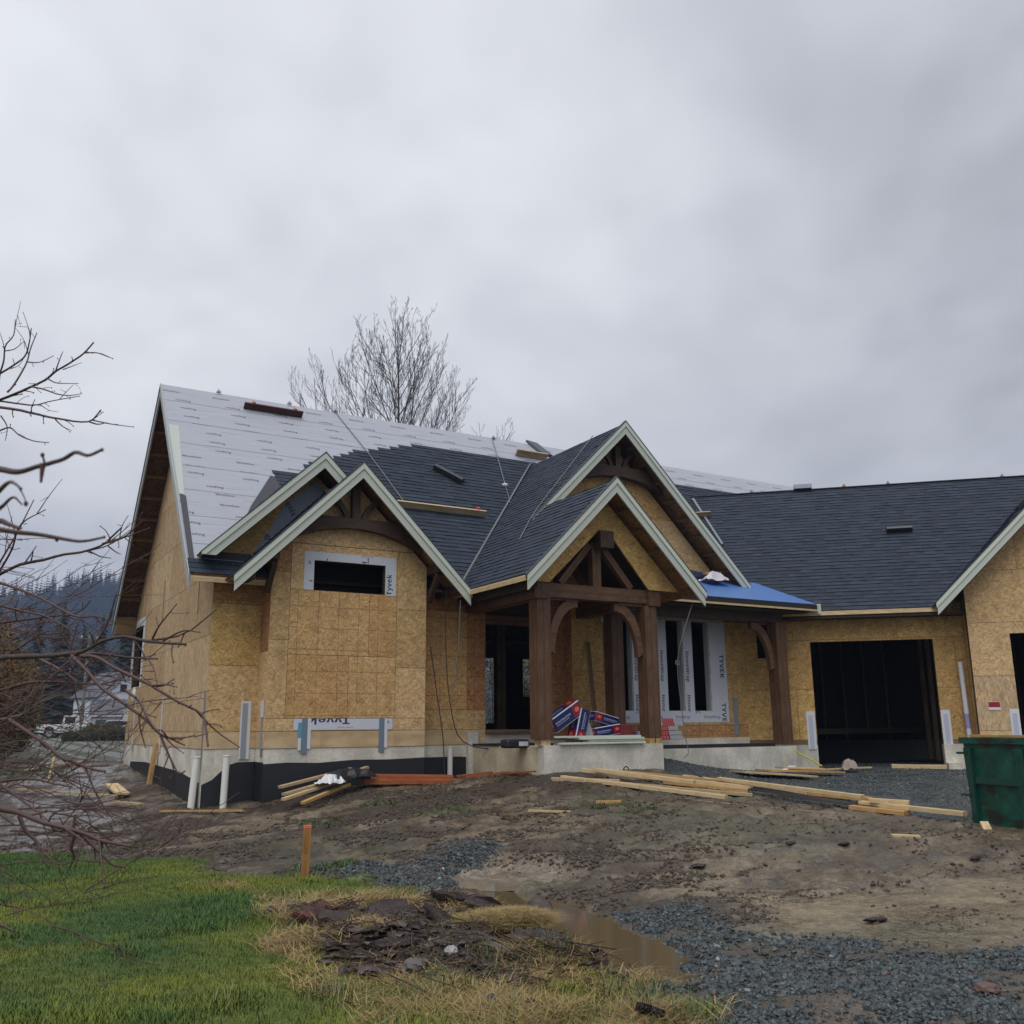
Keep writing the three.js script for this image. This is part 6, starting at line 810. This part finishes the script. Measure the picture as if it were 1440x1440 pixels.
for (const [x, z, w, h, l] of [[1.0, -53, 2.0, 0.5, 'low bramble clump in front of the pickup'], [2.6, -54, 2.6, 1.0, 'low green bramble clump right of the utility pole'], [4.0, -55, 2.6, 0.8, 'low bramble clump in front of the white car'], [3.6, -62, 3.0, 1.15, 'dark hedge before the white bungalow']]) shrub(x, z, w, h, green, 500, 6, l, 'low_hedge', 0.5);
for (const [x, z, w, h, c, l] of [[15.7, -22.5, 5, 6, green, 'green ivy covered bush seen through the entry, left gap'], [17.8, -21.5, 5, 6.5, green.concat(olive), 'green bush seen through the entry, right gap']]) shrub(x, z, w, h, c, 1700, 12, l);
const firM = new THREE.MeshStandardMaterial({ color: 0xffffff, vertexColors: true, roughness: 1, side: THREE.DoubleSide });
function firGeo(h, w, n, tone) { // whorls of drooping, ragged boughs
  const P = [], N = [], C = []; for (let i = 0; i < n; i++) { const f = i / n, y = h * (0.08 + 0.92 * f), R = w * (1 - f) * rr(0.8, 1.1) + 0.12; const m = 7 + ((rnd() * 4) | 0); for (let k = 0; k < m; k++) { const a = (k / m) * 6.28 + rr(-0.3, 0.3), r = R * rr(0.6, 1.12), wd = r * rr(0.22, 0.36), c = Math.cos(a), s = Math.sin(a), y2 = y - r * rr(0.15, 0.5), v = tone * rr(0.55, 1.35); const q = [[0, y + h * 0.02, 0], [c * r * 0.55 - s * wd, (y + y2) / 2, s * r * 0.55 + c * wd], [c * r, y2, s * r], [c * r * 0.55 + s * wd, (y + y2) / 2 - 0.02, s * r * 0.55 - c * wd]]; for (const tr of [[0, 2, 1], [0, 3, 2]]) { const [A, B, D] = tr.map((j) => V(...q[j])), gn = B.sub(A).cross(D.sub(A)).normalize(); if (gn.y < 0) { gn.negate(); tr.reverse(); } for (const j of tr) { P.push(...q[j]); N.push(gn.x, gn.y, gn.z); C.push(0.020 * v, 0.034 * v, 0.021 * v); } } } }
  const g = new THREE.BufferGeometry(); g.setAttribute('position', new THREE.Float32BufferAttribute(P, 3)); g.setAttribute('normal', new THREE.Float32BufferAttribute(N, 3)); g.setAttribute('color', new THREE.Float32BufferAttribute(C, 3)); return g; }
[[0.5, -130, 12, 'shortest dark fir, leftmost of the row behind the shrubs'], [2.0, -118, 15, 'medium dark fir second from the left of the row'], [4.6, -116, 17, 'broad tall dark fir behind the white pickup'], [8.5, -129, 15.5, 'dark fir directly behind the utility pole'], [11.2, -132, 17.5, 'dark fir behind the white gabled house'], [12.8, -118, 18, 'dark fir rightmost of the row, partly hidden by the near house']].forEach(([x, z, h, l]) => { const t = thing('fir_tree', l, 'tree', [x, gh(x, z), z]); part('trunk', limb([V(0, -0.3, 0), V(0, h * 0.5, 0), V(0, h * 0.96, 0)], 0.28, 0.03, 7), barkM, t); part('crown', firGeo(h, h * 0.3, 34, 0.8), firM, t); });
{ // wooded hill across the valley
  const g = new THREE.PlaneGeometry(1500, 460, 150, 40).rotateX(-Math.PI / 2), p = g.attributes.position, hy = (x, z) => { const r = 88 + 26 * Math.exp(-(((x - 95) / 85) ** 2)) + 10 * fbm(x * 0.01 + 3, 1, 3) - 12 * smoothstep(-x, 40, 300); return r * (1 - smoothstep(z, -60, 230)) * (0.75 + 0.5 * fbm(x * 0.012, z * 0.012 + 7, 3)) * (z < -60 ? 1 + (z + 60) / 900 : 1) * 0.75; };
  for (let i = 0; i < p.count; i++) p.setY(i, Math.max(-3, hy(p.getX(i), p.getZ(i)))); g.computeVertexNormals();
  const hill = struct('wooded_hill', g, mat([0.018, 0.024, 0.02], 1)); hill.position.set(0, 0, -700);
  const l = []; for (let i = 0; i < 9000; i++) { const x = rr(-170, 330), z = rr(-110, 190), y = hy(x, z), s = rr(0.7, 1.35), v = rr(0.4, 0.9); if (y < 2) continue; l.push([x, y - 1, z - 700, s, s * rr(0.8, 1.25), s, rr(0, 6), 0, v, v, v]); }
  scatter('hill_forest', firGeo(19, 4.4, 15, 1), firM, l, 'far blue hazy conifer forest covering the hill behind the house', 'forest');
}
// the neighbours: bungalow, gabled house behind it, pickup, car, utility pole
{
  const wm = mat([0.6, 0.62, 0.66], 0.7), rm = mat([0.10, 0.10, 0.12], 0.85), gl = mat([0.12, 0.14, 0.16], 0.15), bx = 9.6, bz = -96, t = thing('white_bungalow', 'small white bungalow with a grey shingled roof beyond the parked vehicles', 'house', [bx, gh(bx, bz), bz], -0.16); t.scale.setScalar(0.8);
  part('wall', box(0, 1.35, 0, 7.5, 2.7, 5), wm, t); const F = frame(V(0, 0, 2.5), X, Y);
  const rf = part('roof', [plate(frame(V(0, 2.55, 3.0), X, V(0, 0.75, -1)), rect(-4, 0, 4, 3.75), 0, 0.12), plate(frame(V(0, 2.55, -3.0), V(-1, 0, 0), V(0, 0.75, 1)), rect(-4, 0, 4, 3.75), 0, 0.12)], rm, t); part('gutter', box(0, 2.58, 3.05, 8, 0.12, 0.1), wm, rf);
  part('gable_end', plate(frame(V(-3.7, 0, 0), Z, Y), [[-2.5, 2.7], [2.5, 2.7], [0, 4.6]], 0, 0.1), wm, t); part('gable_end', plate(frame(V(3.65, 0, 0), Z, Y), [[-2.5, 2.7], [2.5, 2.7], [0, 4.6]], 0, 0.1), wm, t);
  for (const x of [-2.4, 1.0]) { const w = part('window', plate(F, rect(x - 0.75, 0.9, x + 0.75, 2.2), 0.01, 0.06), mat([0.7, 0.72, 0.74], 0.5), t); part('pane', plate(F, rect(x - 0.66, 1.0, x + 0.66, 2.1), 0.061, 0.066), gl, w); }
  const d = part('door', plate(F, rect(2.4, 0.1, 3.3, 2.15), 0.01, 0.05), mat([0.2, 0.22, 0.25], 0.5), t); part('handle', box(3.2, 1.05, 2.57, 0.05, 0.05, 0.06), M.steel, d);
  const hx = 10.0, hz = -109, t2 = thing('gabled_house', 'taller white gabled house behind the bungalow among the firs', 'house', [hx, gh(hx, hz), hz], 0.35); part('wall', plate(frame(V(0, 0, 3), X, Y), [[-3, 0], [3, 0], [3, 4.6], [0, 7.4], [-3, 4.6]], -6, 0), wm, t2);
  const r2 = part('roof', [plate(frame(V(3.3, 4.35, 0), V(0, 0, -1), V(-1, 0.93, 0)), rect(-3.4, 0, 3.4, 4.55), 0, 0.14), plate(frame(V(-3.3, 4.35, 0), Z, V(1, 0.93, 0)), rect(-3.4, 0, 3.4, 4.55), 0, 0.14)], rm, t2); part('ridge', box(0, 7.55, 0, 0.2, 0.1, 6.9), rm, r2);
  const w2 = part('window', plate(frame(V(0, 0, 3), X, Y), rect(-0.5, 5.0, 0.5, 6.1), 0.01, 0.06), wm, t2); part('pane', plate(frame(V(0, 0, 3), X, Y), rect(-0.42, 5.08, 0.42, 6.02), 0.061, 0.066), M.dark, w2);
}
function wheel(parent, x, z, r) { const w = part('wheel', new THREE.CylinderGeometry(r, r, 0.24, 18).rotateX(Math.PI / 2).translate(x, r, z), mat([0.015, 0.015, 0.016], 0.8), parent); part('rim', new THREE.CylinderGeometry(r * 0.6, r * 0.6, 0.26, 14).rotateX(Math.PI / 2).translate(x, r, z), M.steel, w); }
{
  const paint = new THREE.MeshPhysicalMaterial({ color: lin(0.62, 0.62, 0.6), roughness: 0.35, clearcoat: 0.6, side: THREE.DoubleSide }), glass = mat([0.02, 0.025, 0.03], 0.08), side = frame(V(0, 0, 0), X, Y);
  const px = 2.2, pz = -70, t = thing('white_pickup', 'white pickup truck parked beside the olive shrub', 'pickup', [px, gh(px, pz), pz], -0.35);
  part('body', plate(side, [[-2.6, 0.5], [-1.95, 0.45], [-1.85, 0.85], [-1.55, 1.0], [-1.2, 0.85], [-1.1, 0.45], [1.2, 0.45], [1.3, 0.85], [1.6, 1.0], [1.95, 0.85], [2.05, 0.45], [2.65, 0.5], [2.7, 1.0], [1.5, 1.12], [-2.65, 1.12]], -0.88, 0.88), paint, t);
  const cab = part('cab', plate(side, [[-0.6, 1.1], [1.5, 1.1], [0.8, 1.8], [-0.5, 1.82]], -0.78, 0.78), paint, t); for (const d of [-0.79, 0.782]) part('window', plate(side, [[-0.42, 1.18], [0.38, 1.18], [0.38, 1.7], [-0.38, 1.72]], d, d + 0.008), glass, cab);
  part('windscreen', plate(frame(V(1.5, 1.14, 0), V(0, 0, -1), V(-0.7, 0.68, 0)), rect(-0.68, 0.05, 0.68, 0.9), 0.004, 0.012), glass, cab); part('bumper', box(-2.66, 0.55, 0, 0.12, 0.18, 1.7), M.steel, t); part('tail_lamp', box(-2.66, 0.92, 0.8, 0.06, 0.22, 0.12), M.red, t);
  for (const x of [-1.5, 1.65]) for (const z of [-0.78, 0.78]) wheel(t, x, z, 0.38);
  const cx = 5.0, cz = -66, c = thing('white_car', 'white hatchback partly hidden behind the left corner of the house', 'car', [cx, gh(cx, cz), cz], 2.7);
  part('body', plate(side, [[-2.1, 0.3], [-1.7, 0.3], [-1.55, 0.66], [-1.3, 0.72], [-1.0, 0.62], [-0.9, 0.3], [0.9, 0.3], [1.0, 0.62], [1.3, 0.72], [1.55, 0.66], [1.7, 0.3], [2.1, 0.35], [2.12, 0.8], [1.2, 0.95], [-2.1, 1.0]], -0.84, 0.84), paint, c);
  const cc = part('cabin', plate(side, [[-2.0, 0.98], [1.15, 0.94], [0.4, 1.42], [-1.4, 1.45]], -0.74, 0.74), paint, c); for (const d of [-0.75, 0.742]) part('window', plate(side, [[-1.7, 1.03], [0.9, 1.0], [0.34, 1.36], [-1.3, 1.38]], d, d + 0.008), glass, cc); for (const x of [-1.3, 1.3]) for (const z of [-0.74, 0.74]) wheel(c, x, z, 0.31);
}
{ const x = 2.75, z = -69, t = thing('utility_pole', 'weathered utility pole standing between the pickup and the bungalow', 'utility pole', [x, gh(x, z), z]); part('pole', limb([V(0, -0.3, 0), V(0, 4, 0), V(0.05, 8.6, 0)], 0.17, 0.12, 9), mat([0.16, 0.17, 0.15], 0.9), t); part('crossarm', box(0.05, 8.1, 0, 1.9, 0.12, 0.1, 0.6), mat([0.15, 0.14, 0.12], 0.9), t); for (const k of [-0.8, 0.8]) part('insulator', new THREE.CylinderGeometry(0.05, 0.07, 0.16, 8).translate(0.05 + k * 0.82, 8.25, -k * 0.56), M.white, t); }

renderer.render(scene, camera);
